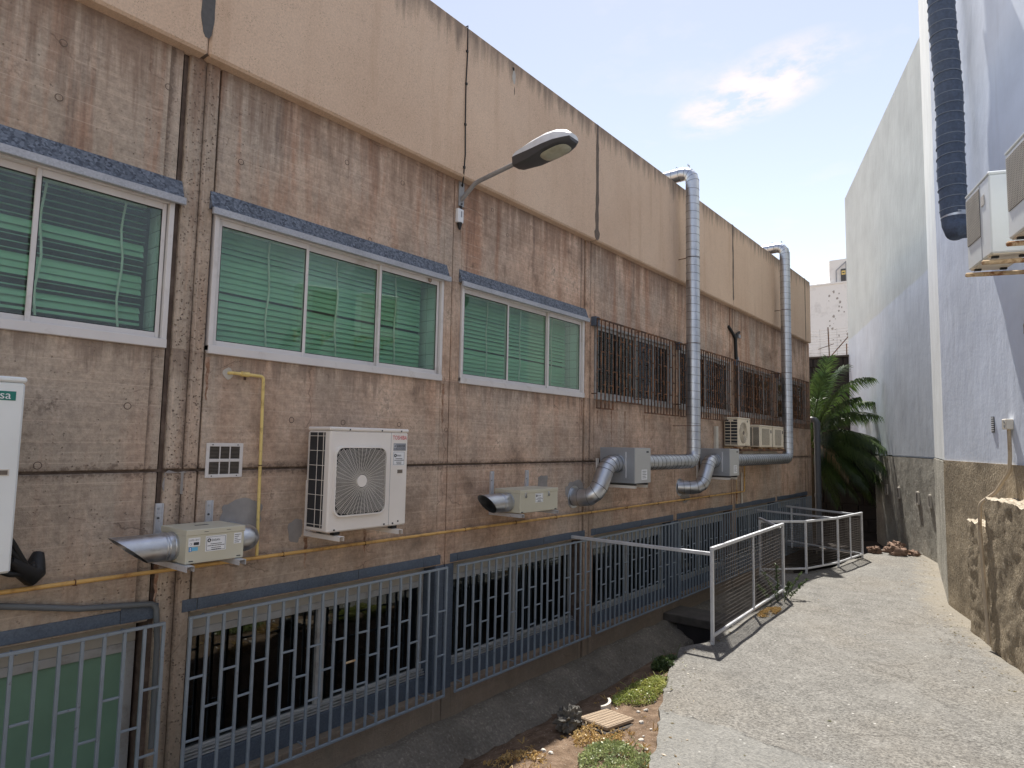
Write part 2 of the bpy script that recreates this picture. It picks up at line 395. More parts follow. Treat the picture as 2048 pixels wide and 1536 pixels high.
def glass(name, tint, ior=1.45, rough=0.0):
    g = G(name)
    t = g.node('ShaderNodeBsdfTransparent'); t.inputs[0].default_value = (*tint, 1)
    gl = g.node('ShaderNodeBsdfGlossy'); gl.inputs['Roughness'].default_value = rough
    gl.inputs[0].default_value = (0.9, 0.95, 0.95, 1)
    lw = g.node('ShaderNodeLayerWeight'); lw.inputs[0].default_value = 0.5
    f5 = g.math('POWER', lw.outputs['Facing'], 5.0)
    r0 = ((ior - 1) / (ior + 1)) ** 2
    fac = g.math('ADD', g.math('MULTIPLY', f5, 1 - r0), r0)
    mx = g.node('ShaderNodeMixShader')
    g.nt.links.new(fac, mx.inputs[0])
    g.nt.links.new(t.outputs[0], mx.inputs[1]); g.nt.links.new(gl.outputs[0], mx.inputs[2])
    o = g.node('ShaderNodeOutputMaterial'); g.nt.links.new(mx.outputs[0], o.inputs[0])
    return g.m
M['glass'] = glass('green_tinted_glass', (0.83, 0.93, 0.87), 1.75)
M['glass_dark'] = glass('grey_glass', (0.34, 0.38, 0.40), 1.75)

def paint(name, low, high, zsplit, lowband=False):
    g = G(name); x, y, z = g.xyz()
    zz = g.math('ADD', z, g.math('MULTIPLY', g.math('SUBTRACT', g.noise(1.5, 5), 0.5), 0.12))
    col = g.mix(g.ramp(g.mr(zz, zsplit - 0.06, zsplit + 0.06), [(0.2, 0.0), (0.8, 1.0)]), low, high)
    k = g.mr(g.noise(1.0, 6, 0.6), 0.3, 0.7, 0.90, 1.10); col = g.mix(1.0, col, g.comb(k, k, k), 'MULTIPLY')
    st = g.noise(1.0, 6, 0.65, g.vec((2.2, 2.2, 0.32)))
    col = g.mix(g.math('MULTIPLY', g.ramp(st, [(0.5, 0.0), (0.7, 1.0)]), 0.15), col, (0.62, 0.65, 0.68))
    st2 = g.noise(1.0, 6, 0.65, g.vec((3.2, 3.2, 0.5)))
    col = g.mix(g.math('MULTIPLY', g.ramp(st2, [(0.58, 0.0), (0.75, 1.0)]), 0.16), col, (0.30, 0.31, 0.32))
    h = g.math('ADD', g.noise(3.2, 5, 0.6, g.vec((1, 1, 0.45))), g.math('MULTIPLY', g.noise(28, 4, 0.6), 0.12))
    return g.out(col, 0.72, 0, g.bump(h, 0.4, 0.03), 0.3)
M['paint_near'] = paint('lavender_paint', (0.68, 0.75, 0.88), (0.70, 0.77, 0.89), 4.4)
M['paint_strip'] = paint('pale_paint', (0.66, 0.69, 0.71), (0.67, 0.70, 0.70), 6.5)
M['paint_far'] = paint('two_tone_paint', (0.58, 0.64, 0.72), (0.54, 0.585, 0.58), 6.55)

def roughcast(name, dark, light, amt):
    g = G(name)
    n = g.noise(1.0, 4, 0.7, g.vec((34, 34, 24))); n2 = g.noise(1.4, 4, 0.65)
    st = g.noise(1.0, 4, 0.7, g.vec((7, 7, 1.6)))
    col = g.mix(g.ramp(n2, [(0.35, 0.0), (0.65, 1.0)]), tuple(c * .82 for c in dark), tuple(c * 1.3 for c in dark))
    k = g.mr(n, 0.3, 0.7, 0.72, 1.25); col = g.mix(1.0, col, g.comb(k, k, k), 'MULTIPLY')
    m_ = g.math('ADD', g.math('MULTIPLY', n, 0.7), g.math('ADD', g.math('MULTIPLY', st, 0.28), g.math('MULTIPLY', n2, 0.14)))
    col = g.mix(g.math('MULTIPLY', g.ramp(m_, [(amt, 0.0), (amt + 0.05, 1.0)]), 0.8), col, light)
    return g.out(col, 0.95, 0, g.bump(n, 0.9, 0.03), 0.15)
M['roughcast'] = roughcast('brown_roughcast', (0.33, 0.275, 0.20), (0.58, 0.53, 0.43), 0.645)
M['roughcast_grey'] = roughcast('grey_roughcast', (0.34, 0.325, 0.285), (0.58, 0.57, 0.53), 0.630)
M['rough_ledge'] = roughcast('pale_rough_ledge', (0.36, 0.31, 0.24), (0.58, 0.53, 0.44), 0.56)
M['plinth'] = roughcast('rough_plinth', (0.19, 0.17, 0.14), (0.36, 0.33, 0.275), 0.63)

def soil():
    g = G('dry_soil')
    n = g.noise(9, 6, 0.75); c = g.vor(46, 'Color')
    col = g.ramp(n, [(0.3, (0.075, 0.052, 0.036)), (0.5, (0.155, 0.108, 0.075)), (0.72, (0.25, 0.185, 0.135))])
    peb = g.math('MULTIPLY', g.ramp(g.vor(46), [(0.20, 1.0), (0.30, 0.0)]), g.ramp(g.xyz(c)[0], [(0.74, 0.0), (0.78, 1.0)]))
    col = g.mix(peb, col, (0.38, 0.31, 0.25))
    h = g.math('ADD', g.math('MULTIPLY', n, 1.0), g.math('ADD', g.math('MULTIPLY', g.noise(60, 5, 0.7), 0.4), peb))
    return g.out(col, 0.97, 0, g.bump(h, 0.9, 0.03), 0.1)
M['soil'] = soil()

def path_mat():
    g = G('worn_concrete_path'); x, y, z = g.xyz()
    big = g.noise(0.6, 5, 0.6); mid = g.noise(4, 6, 0.65)
    col = g.ramp(mid, [(0.3, (0.15, 0.145, 0.135)), (0.7, (0.22, 0.214, 0.20))])
    col = g.mix(g.math('MULTIPLY', g.ramp(big, [(0.45, 0.0), (0.7, 1.0)]), 0.5), col, (0.215, 0.195, 0.165))
    sp = g.vor(68, 'Color'); spd = g.vor(68)
    s0 = g.xyz(sp)[0]
    k = g.mr(s0, 0, 1, 0.66, 1.30); col = g.mix(0.85, col, g.mix(1.0, col, g.comb(k, k, k), 'MULTIPLY'))
    gn = g.noise(1.0, 5, 0.75, g.vec((30, 46, 30)))
    dk = g.math('MULTIPLY', g.ramp(gn, [(0.50, 0.0), (0.60, 1.0)]), 0.75)
    col = g.mix(dk, col, (0.065, 0.062, 0.058))
    wh = g.math('MULTIPLY', g.ramp(g.xyz(g.vor(24, 'Color'))[1], [(0.985, 0.0), (0.99, 1.0)]), g.ramp(g.vor(24), [(0.22, 1.0), (0.3, 0.0)]))
    col = g.mix(wh, col, (0.42, 0.41, 0.39))
    # sandy fringe along the right-hand wall
    dl = g.math('ADD', g.math('MULTIPLY', g.math('SUBTRACT', x, -1.158), 0.944), g.math('MULTIPLY', g.math('SUBTRACT', y, 12.55), 0.33))
    d2 = g.math('ADD', g.math('ADD', x, 1.158), g.math('MULTIPLY', g.math('SUBTRACT', y, 12.55), 0.133))
    dl = g.math('MINIMUM', dl, d2)
    fr = g.mr(g.math('ADD', dl, g.math('MULTIPLY', g.math('SUBTRACT', g.noise(3.2, 6, 0.7), 0.5), 0.9)), -0.5, -0.12, 0.0, 0.7)
    col = g.mix(fr, col, (0.235, 0.21, 0.168))
    # long worn crack across the near end
    ca = (-2.35, 5.75); cb = (0.3, 5.35)
    nx_, ny_ = -(cb[1] - ca[1]), (cb[0] - ca[0]); q = sqrt(nx_ ** 2 + ny_ ** 2); nx_ /= q; ny_ /= q
    dcr = g.math('ADD', g.math('MULTIPLY', g.math('SUBTRACT', x, ca[0]), nx_), g.math('MULTIPLY', g.math('SUBTRACT', y, ca[1]), ny_))
    dcr = g.math('ADD', dcr, g.math('MULTIPLY', g.math('SUBTRACT', g.noise(1.6, 7, 0.7), 0.5), 0.55))
    crk = g.math('MULTIPLY', g.ramp(g.math('ABSOLUTE', dcr), [(0.004, 1.0), (0.014, 0.0)]), g.ramp(g.noise(2.7, 4), [(0.46, 0.0), (0.56, 1.0)]))
    col = g.mix(g.math('MULTIPLY', crk, 0.9), col, (0.05, 0.045, 0.04))
    vc = g.vor(0.42, 'Distance', 'DISTANCE_TO_EDGE', g.node_add(g.pos, g.vec((0.5, 0.5, 0.0), g.noisec(2.2))))
    cr2 = g.math('MULTIPLY', g.ramp(vc, [(0.001, 1.0), (0.005, 0.0)]), g.ramp(big, [(0.44, 0.0), (0.52, 1.0)]))
    col = g.mix(g.math('MULTIPLY', cr2, 0.45), col, (0.05, 0.045, 0.04))
    pt_ = g.noise(1.3, 5, 0.7)
    col = g.mix(g.math('MULTIPLY', g.ramp(pt_, [(0.55, 0.0), (0.62, 1.0)]), 0.25), col, (0.235, 0.23, 0.215))
    col = g.mix(g.math('MULTIPLY', g.ramp(pt_, [(0.34, 1.0), (0.42, 0.0)]), 0.25), col, (0.105, 0.10, 0.092))
    bl = g.mr(dcr, 0.0, 0.02, 1.0, 0.0)
    col = g.mix(g.math('MULTIPLY', bl, 0.35), col, (0.21, 0.215, 0.21))
    h = g.math('ADD', g.math('MULTIPLY', gn, -0.9), g.math('MULTIPLY', spd, -0.5))
    h = g.math('SUBTRACT', h, g.math('MULTIPLY', crk, 1.5))
    return g.out(col, 0.93, 0, g.bump(h, 0.8, 0.012), 0.15)
M['path'] = path_mat()
M['dark_soil'] = plain('damp_dark_soil', (0.055, 0.045, 0.038), 0.95, 0, 0.4, 7, 0.8, 30)

# ------------------------------------------------------------------ mesh helpers
ORG = {}
def setp(o, label=None, cat=None, group=None, kind=None):
    if label: o['label'] = label
    if cat: o['category'] = cat
    if group: o['group'] = group
    if kind: o['kind'] = kind
    return o
def thing(name, label, cat, loc=(0, 0, 0), rotz=0.0, group=None, local=False):
    o = bpy.data.objects.new(name, None); COL.objects.link(o)
    o.empty_display_size = 0.2
    o.location = loc; o.rotation_euler = (0, 0, rotz)
    ORG[o.name] = Vector((0, 0, 0)) if local else Vector(loc)
    return setp(o, label, cat, group)
def link_mesh(name, me, parent, loc=(0, 0, 0), rot=None):
    """a piece that shares mesh data; loc is in the parent's building space"""
    o = bpy.data.objects.new(name, me); COL.objects.link(o)
    o.parent = parent
    po = ORG.get(parent.name, Vector((0, 0, 0))) if parent else Vector((0, 0, 0))
    base = Vector(parent.get('_', (0, 0, 0))) if False else Vector((0, 0, 0))
    o.location = Vector(loc) - po
    if rot: o.rotation_euler = rot
    ORG[o.name] = Vector(loc)
    return o
class MB:
    def __init__(s): s.v = []; s.f = []
    def add(s, vs, fs):
        n = len(s.v); s.v += [tuple(q) for q in vs]; s.f += [tuple(i + n for i in f) for f in fs]; return s
    def obox(s, c, ax, hs, b=0.0):
        c = Vector(c); ax = [Vector(a) for a in ax]
        if ax[0].cross(ax[1]).dot(ax[2]) < 0: ax[2] = -ax[2]
        if b <= 0:
            vs = [c + ax[0] * (hs[0] * i) + ax[1] * (hs[1] * j) + ax[2] * (hs[2] * k) for i in (-1, 1) for j in (-1, 1) for k in (-1, 1)]
            return s.add(vs, [(0, 1, 3, 2), (4, 6, 7, 5), (0, 4, 5, 1), (2, 3, 7, 6), (0, 2, 6, 4), (1, 5, 7, 3)])
        b = min(b, min(hs) * 0.95)
        vs = []; idx = {}
        for i in (-1, 1):
            for j in (-1, 1):
                for k in (-1, 1):
                    for a in range(3):
                        h = [hs[0] - b, hs[1] - b, hs[2] - b]; h[a] = hs[a]
                        idx[(i, j, k, a)] = len(vs)
                        vs.append(c + ax[0] * (h[0] * i) + ax[1] * (h[1] * j) + ax[2] * (h[2] * k))
        fs = []
        def nrm(f):
            a, b_, d = vs[f[0]], vs[f[1]], vs[f[2]]
            cen = sum((vs[q] for q in f), Vector()) / len(f)
            return f if (b_ - a).cross(d - a).dot(cen - c) > 0 else f[::-1]
        for a in range(3):
            o1, o2 = (a + 1) % 3, (a + 2) % 3
            for sg in (-1, 1):
                loop = []
                for p, q in ((-1, -1), (1, -1), (1, 1), (-1, 1)):
                    t = [0, 0, 0]; t[a] = sg; t[o1] = p; t[o2] = q
                    loop.append(idx[(*t, a)])
                fs.append(nrm(loop))
            for p in (-1, 1):
                for q in (-1, 1):
                    t1 = [0, 0, 0]; t1[a] = -1; t1[o1] = p; t1[o2] = q
                    t2 = list(t1); t2[a] = 1
                    fs.append(nrm([idx[(*t1, o1)], idx[(*t2, o1)], idx[(*t2, o2)], idx[(*t1, o2)]]))
        for i in (-1, 1):
            for j in (-1, 1):
                for k in (-1, 1): fs.append(nrm([idx[(i, j, k, a)] for a in range(3)]))
        return s.add(vs, fs)
    def box(s, x0, x1, y0, y1, z0, z1, b=0.0):
        return s.obox(((x0 + x1) / 2, (y0 + y1) / 2, (z0 + z1) / 2), ((1, 0, 0), (0, 1, 0), (0, 0, 1)),
                      (abs(x1 - x0) / 2, abs(y1 - y0) / 2, abs(z1 - z0) / 2), b)
    def bar(s, a, b_, w, h=None, bev=0.0, up=(0, 0, 1)):
        a = Vector(a); b_ = Vector(b_); d = (b_ - a); L = d.length; d.normalize()
        u = Vector(up)
        if abs(d.dot(u)) > 0.95: u = Vector((1, 0, 0))
        sd = d.cross(u).normalized(); u2 = sd.cross(d)
        return s.obox((a + b_) / 2, (d, sd, u2), (L / 2, w / 2, (h or w) / 2), bev)
    def tube(s, pts, r, n=12, caps=True, rad=None):
        pts = [Vector(p) for p in pts]; N = len(pts)
        fr = []; pu = None
        for i, p in enumerate(pts):
            if i == 0: t = pts[1] - pts[0]
            elif i == N - 1: t = pts[-1] - pts[-2]
            else: t = (pts[i] - pts[i - 1]).normalized() + (pts[i + 1] - pts[i]).normalized()
            t.normalize()
            if pu is None:
                pu = Vector((0, 0, 1)) if abs(t.z) < 0.9 else Vector((1, 0, 0))
            u = (pu - t * pu.dot(t)).normalized(); pu = u
            k = 1.0
            fr.append((p, u, t.cross(u)))
        vs = []
        for i, (p, u, v) in enumerate(fr):
            rr = rad[i] if rad else r
            for j in range(n):
                a = 2 * pi * j / n
                vs.append(p + u * (rr * cos(a)) + v * (rr * sin(a)))
        fs = []
        for i in range(N - 1):
            for j in range(n):
                q = (j + 1) % n
                fs.append((i * n + j, i * n + q, (i + 1) * n + q, (i + 1) * n + j))
        if caps:
            fs.append(tuple(range(n))[::-1]); fs.append(tuple((N - 1) * n + j for j in range(n)))
        return s.add(vs, fs)
    def ring(s, c, ax, R_, r, n=40, mm=4, sq=None):
        c = Vector(c); ax = Vector(ax).normalized()
        u = ax.orthogonal().normalized(); v = ax.cross(u)
        vs = []
        for i in range(n):
            a = 2 * pi * i / n; d = u * cos(a) + v * sin(a)
            for j in range(mm):
                b_ = 2 * pi * j / mm
                vs.append(c + d * (R_ + r * cos(b_)) + ax * (r * sin(b_)))
        fs = []
        for i in range(n):
            for j in range(mm):
                i2, j2 = (i + 1) % n, (j + 1) % mm
                fs.append((i * mm + j, i2 * mm + j, i2 * mm + j2, i * mm + j2))
        return s.add(vs, fs)
    def disc(s, c, ax, r, th, n=24):
        c = Vector(c); ax = Vector(ax).normalized()
        return s.tube([c, c + ax * th], r, n)
    def prism(s, poly, z0, z1):
        n = len(poly)
        a = sum(poly[i][0] * poly[(i + 1) % n][1] - poly[(i + 1) % n][0] * poly[i][1] for i in range(n))
        if a < 0: poly = poly[::-1]
        vs = [(p[0], p[1], z0) for p in poly] + [(p[0], p[1], z1) for p in poly]
        fs = [tuple(range(n))[::-1], tuple(range(n, 2 * n))] + [(i, (i + 1) % n, (i + 1) % n + n, i + n) for i in range(n)]
        return s.add(vs, fs)
    def mesh(s, name, mat, smooth=None, off=None):
        me = bpy.data.meshes.new(name)
        vs = s.v if off is None else [(q[0] - off[0], q[1] - off[1], q[2] - off[2]) for q in s.v]
        me.from_pydata(vs, [], s.f); me.materials.append(mat if not isinstance(mat, str) else M[mat])
        if smooth:
            me.polygons.foreach_set('use_smooth', [True] * len(me.polygons))
            if smooth < 179: me.set_sharp_from_angle(angle=radians(smooth))
        me.update(); return me
    def build(s, name, mat, parent=None, label=None, cat=None, group=None, kind=None, smooth=None, base=True):
        if parent is not None:
            o = bpy.data.objects.new(name, s.mesh(name, mat, smooth, ORG[parent.name]))
            COL.objects.link(o); o.parent = parent
            ORG[o.name] = ORG[parent.name]
        else:
            if base and s.v:
                xs = [q[0] for q in s.v]; ys = [q[1] for q in s.v]; zs = [q[2] for q in s.v]
                off = ((min(xs) + max(xs)) / 2, (min(ys) + max(ys)) / 2, min(zs))
            else: off = (0, 0, 0)
            o = bpy.data.objects.new(name, s.mesh(name, mat, smooth, off)); COL.objects.link(o)
            o.location = off; ORG[o.name] = Vector(off)
        return setp(o, label, cat, group, kind)
def boxp(name, mat, parent, *a, b=0.0, **k): return MB().box(*a, b=b).build(name, mat, parent, **k)

def fillet(pts, rad, seg=6):
    pts = [Vector(p) for p in pts]; out = [pts[0]]; marks = []
    for i in range(1, len(pts) - 1):
        a, p, b = pts[i - 1], pts[i], pts[i + 1]
        u = (a - p).normalized(); v = (b - p).normalized()
        ang = u.angle(v); d = min(rad / math.tan(ang / 2), (a - p).length * 0.49, (b - p).length * 0.49)
        r = d * math.tan(ang / 2)
        c = p + (u + v).normalized() * (r / sin(ang / 2))
        s0 = p + u * d - c; s1 = p + v * d - c
        tot = s0.angle(s1); axis = s0.cross(s1).normalized()
        for k in range(seg + 1):
            q = c + Matrix.Rotation(tot * k / seg, 3, axis) @ s0
            out.append(q); marks.append(len(out) - 1)
    out.append(pts[-1])
    return out, marks

def text(name, body, pos, right, up, width, mat, parent, height=None, lift=0.0):
    cu_ = bpy.data.curves.new(name, 'FONT'); cu_.body = body; cu_.size = 1.0; cu_.resolution_u = 3
    t = bpy.data.objects.new(name + '_c', cu_); COL.objects.link(t)
    bpy.context.view_layer.update()
    me0 = bpy.data.meshes.new_from_object(t.evaluated_get(bpy.context.evaluated_depsgraph_get()))
    bpy.data.objects.remove(t); bpy.data.curves.remove(cu_)
    xs = [v.co.x for v in me0.vertices]; ys = [v.co.y for v in me0.vertices]
    sx_ = width / max(1e-6, max(xs) - min(xs)); sy_ = (height / max(1e-6, max(ys) - min(ys))) if height else sx_
    r_, u_ = Vector(right), Vector(up); p = Vector(pos); po = ORG[parent.name]
    n_ = r_.cross(u_)
    x0, y0 = min(xs), min(ys)
    for v in me0.vertices:
        v.co = p + r_ * ((v.co.x - x0) * sx_) + u_ * ((v.co.y - y0) * sy_) + n_ * lift - po
    me0.materials.clear(); me0.materials.append(M[mat])
    o = bpy.data.objects.new(name, me0); COL.objects.link(o); o.parent = parent; ORG[o.name] = po
    return o

# ------------------------------------------------------------------ ground
def lerp_tab(tab, t):
    if t <= tab[0][0]: return tab[0][1]
    for (a, va), (b, vb) in zip(tab, tab[1:]):
        if t <= b: return va + (vb - va) * (t - a) / (b - a)
    return tab[-1][1]
PZ = 0.20
LEFT = [(-6, 1.6), (0, -0.75), (2.5, -1.6), (4.72, -2.36), (6.82, -3.2), (7.75, -3.47), (8.0, -3.42), (8.2, -3.33), (11.5, -3.45),
        (12.9, -4.25), (13.1, -4.25), (13.69, -3.68), (14.9, -3.38), (16.5, -3.22), (18.2, -3.1), (20, -2.9)]
NP = Vector((-1.158, 12.55)); ND = Vector((0.33, -0.944)).normalized(); NN = Vector((ND.y, -ND.x)).normalized()
if NN.x > 0: NN = -NN
SP = Vector((-1.736, 16.89)); FD = Vector((-0.343, 0.939)).normalized()
FE = SP + FD * 10.45
def right_x(y):
    if y < NP.y: return NP.x + (y - NP.y) / ND.y * ND.x
    if y < SP.y: return NP.x + (SP.x - NP.x) * (y - NP.y) / (SP.y - NP.y)
    return SP.x + (y - SP.y) / FD.y * FD.x
def path_z(x, y):
    return PZ + 0.02 * mnoise.noise(Vector((x * 0.7, y * 0.7, 0))) + 0.012 * mnoise.noise(Vector((x * 2.1, y * 2.1, 4))) + 0.10 * max(0, min(1, (x + 2.2) / 3.0)) * max(0, min(1, (11.5 - y) / 3))
mb = MB(); NX, NY = 40, 420
for j in range(NY + 1):
    y = -6 + 24.2 * j / NY
    l = lerp_tab(LEFT, y) + 0.05 * mnoise.noise(Vector((0, y * 1.6, 9))) + 0.035 * mnoise.noise(Vector((3, y * 4, 2))) + 0.022 * mnoise.noise(Vector((7, y * 13, 2)))
    r = right_x(y) + 0.4
    for i in range(NX + 1):
        t = i / NX; x = l + (r - l) * t
        mb.v.append((x, y, path_z(x, y) - (0.03 if i == 0 else 0)))
for j in range(NY):
    for i in range(NX):
        a = j * (NX + 1) + i
        mb.f.append((a, a + 1, a + NX + 2, a + NX + 1))
n0 = len(mb.v)
for j in range(NY + 1):
    q = mb.v[j * (NX + 1)]; mb.v.append((q[0] - 0.02, q[1], -1.3))
for j in range(NY): mb.f.append((j * (NX + 1), (j + 1) * (NX + 1), n0 + j + 1, n0 + j))
e0 = len(mb.v); last = NY * (NX + 1)
for i in range(NX + 1):
    q = mb.v[last + i]; mb.v.append((q[0], q[1] + 0.05, -1.3))
for i in range(NX): mb.f.append((last + i, last + i + 1, e0 + i + 1, e0 + i))
mb.build('path', 'path', kind='structure', smooth=50, base=False)

mb = MB().add([(-300, -300, -1.25), (300, -300, -1.25), (300, 300, -1.25), (-300, 300, -1.25)], [(0, 1, 2, 3)])
mb.build('ground', 'soil', kind='structure', base=False)

def soil_z(x, y):
    l = lerp_tab(LEFT, y)
    base = lerp_tab([(-5.3, -0.62), (-4.75, -0.72), (-4.35, -0.50), (-4.05, -0.27), (-3.75, -0.04), (-3.45, 0.07), (-3.2, 0.105), (-2.6, 0.13), (-1.0, 0.16)], x)
    near = max(0.0, min(1.0, 1 - (l - x) / 0.5)); base = base + (0.13 - base) * near * 0.7
    if y > 7.7: base -= min(1.0, (y - 7.7) / 1.0) ** 2 * 0.75
    return base + 0.035 * mnoise.noise(Vector((x * 1.9, y * 1.9, 1))) + 0.02 * mnoise.noise(Vector((x * 6, y * 6, 3))) + 0.012 * mnoise.noise(Vector((x * 15, y * 15, 3)))
mb = MB(); NX, NY = 60, 150
for j in range(NY + 1):
    y = -4 + 13.3 * j / NY
    for i in range(NX + 1):
        x = -5.3 + (lerp_tab(LEFT, y) + 0.1 + 5.3) * i / NX
        mb.v.append((x, y, soil_z(x, y)))
for j in range(NY):
    for i in range(NX):
        a = j * (NX + 1) + i
        mb.f.append((a, a + 1, a + NX + 2, a + NX + 1))
mb.build('soil_bed', 'soil', kind='structure', smooth=60, base=False)
# floor of the sunken light well behind the fences
mb = MB(); NX, NY = 14, 60
for j in range(NY + 1):
    y = 9.2 + 16.5 * j / NY
    for i in range(NX + 1):
        x = -5.3 - (1.2 if y > 20.9 else 0) + (2.4 + (1.2 if y > 20.9 else 0)) * i / NX
        zz_ = -1.15 + (0.0 if y < 14 else min(1, (y - 14) / 4) * 0.6)
        mb.v.append((x, y, zz_ + 0.05 * mnoise.noise(Vector((x * 3, y * 3, 7)))))
for j in range(NY):
    for i in range(NX):
        a = j * (NX + 1) + i
        mb.f.append((a, a + 1, a + NX + 2, a + NX + 1))
mb.build('light_well_floor', 'dark_soil', kind='structure', smooth=60, base=False)
mb = MB()
for (x0, x1) in ((-5.6, -0.8),):
    vs = []
    for j in range(41):
        y = 17.9 + 9.5 * j / 40
        for i in range(25):
            x = -6.8 + 6.0 * i / 24
            vs.append((x, y, 0.06 - 0.25 * max(0, min(1, (y - 18) / 2)) + 0.06 * mnoise.noise(Vector((x * 2, y * 2, 5)))))
    fs = [(j * 25 + i, j * 25 + i + 1, (j + 1) * 25 + i + 1, (j + 1) * 25 + i) for j in range(40) for i in range(24)]
    mb.add(vs, fs)
mb.build('rear_ground', 'dark_soil', kind='structure', smooth=60, base=False)

# ------------------------------------------------------------------ long concrete building
WX = -5.25; XB = -5.62; FX = -5.13
Y0, Y1 = -3.0, 20.95
ZT, ZF = 7.52, 5.70
LB = thing('concrete_building', 'long board-marked brown concrete building with rows of windows and a beige fascia', 'building', (-5.5, 9.0, -1.2))
PIL = [-3.66, 2.36, 8.38, 14.40, 20.42]
HB = []
for p in PIL[:-1]: HB += [(p + 0.28, p + 2.98), (p + 3.28, p + 5.98)]
HB = HB[1:]                                # half bays from y = -0.38
LZ0, LZ1 = -0.14, 1.22                       # lower openings
UZ0, UZ1 = 3.29, 4.44                      # upper openings
JZ = 2.33                                  # horizontal joint
GR = 0.010
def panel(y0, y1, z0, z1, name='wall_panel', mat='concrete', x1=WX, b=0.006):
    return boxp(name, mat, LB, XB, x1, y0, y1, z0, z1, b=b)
for i, (a, b) in enumerate(HB):
    a2 = a - (0.11 if i % 2 == 0 else 0) if False else a
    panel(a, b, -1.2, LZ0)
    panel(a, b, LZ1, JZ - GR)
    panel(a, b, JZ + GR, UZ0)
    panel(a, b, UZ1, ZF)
for i in range(0, len(HB)):
    pass
def pier(y0, y1, cols=1):
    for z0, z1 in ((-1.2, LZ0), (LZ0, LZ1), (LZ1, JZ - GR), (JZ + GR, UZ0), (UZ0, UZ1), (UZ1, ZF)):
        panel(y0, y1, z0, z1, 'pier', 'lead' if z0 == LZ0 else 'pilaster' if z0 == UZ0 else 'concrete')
for p in PIL:
    if Y0 < p < 20:
        pier(p + 2.98 + 0.002, p + 3.13 - 0.008); pier(p + 3.13 + 0.004, p + 3.28 - 0.002)
        boxp('joint_strip', 'joint', LB, XB, WX - 0.02, p + 3.13 - 0.008, p + 3.13 + 0.004, -1.2, ZF) if p < 20 else None
    # pilaster in two boards between two open grooves
    if p > -1 or True:
        y = p
        if y < Y0: continue
        for a, b in ((y + 0.010, y + 0.146), (y + 0.151, y + 0.264)):
            for z0, z1 in ((-1.2, JZ - GR), (JZ + GR, ZF)):
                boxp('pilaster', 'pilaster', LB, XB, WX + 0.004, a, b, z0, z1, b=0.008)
        boxp('joint_strip', 'joint', LB, XB, WX - 0.03, y - 0.022, y + 0.010, -1.2, ZF)
        boxp('joint_strip', 'joint', LB, XB, WX - 0.015, y + 0.146, y + 0.151, -1.2, ZF)
        boxp('joint_strip', 'joint', LB, XB, WX - 0.03, y + 0.264, y + 0.28, -1.2, ZF)
boxp('joint_strip', 'joint', LB, XB, WX - 0.022, -0.4, Y1 - 0.02, JZ - GR, JZ + GR)
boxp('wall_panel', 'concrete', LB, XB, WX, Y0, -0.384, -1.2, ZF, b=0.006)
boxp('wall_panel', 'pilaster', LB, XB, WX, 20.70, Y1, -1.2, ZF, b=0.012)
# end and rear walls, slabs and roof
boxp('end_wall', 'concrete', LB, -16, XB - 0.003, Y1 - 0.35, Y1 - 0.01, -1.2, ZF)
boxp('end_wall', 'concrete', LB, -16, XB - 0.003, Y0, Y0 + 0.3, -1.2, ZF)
boxp('rear_wall', 'concrete', LB, -16.3, -16.003, Y0, Y1 - 0.01, -1.2, ZF)
boxp('roof_slab', 'roof', LB, -16, FX - 0.35, Y0, Y1 - 0.4, 6.6, 6.8)
for z0, z1 in ((-0.4, -0.25), (1.9, 2.2), (5.2, 5.5)):
    boxp('floor_slab', 'room', LB, -15.9, XB - 0.004, Y0 + 0.31, Y1 - 0.36, z0, z1)
boxp('partition', 'room', LB, -9.3, -9.1, Y0 + 0.31, Y1 - 0.36, -0.25, 1.9)
boxp('partition', 'room', LB, -9.3, -9.1, Y0 + 0.31, Y1 - 0.36, 2.2, 5.2)
for yy in (2.5, 8.52, 14.5):
    for z0, z1 in ((-0.25, 1.9), (2.2, 5.2)):
        boxp('partition', 'room', LB, -9.09, XB - 0.004, yy - 0.06, yy + 0.06, z0, z1)
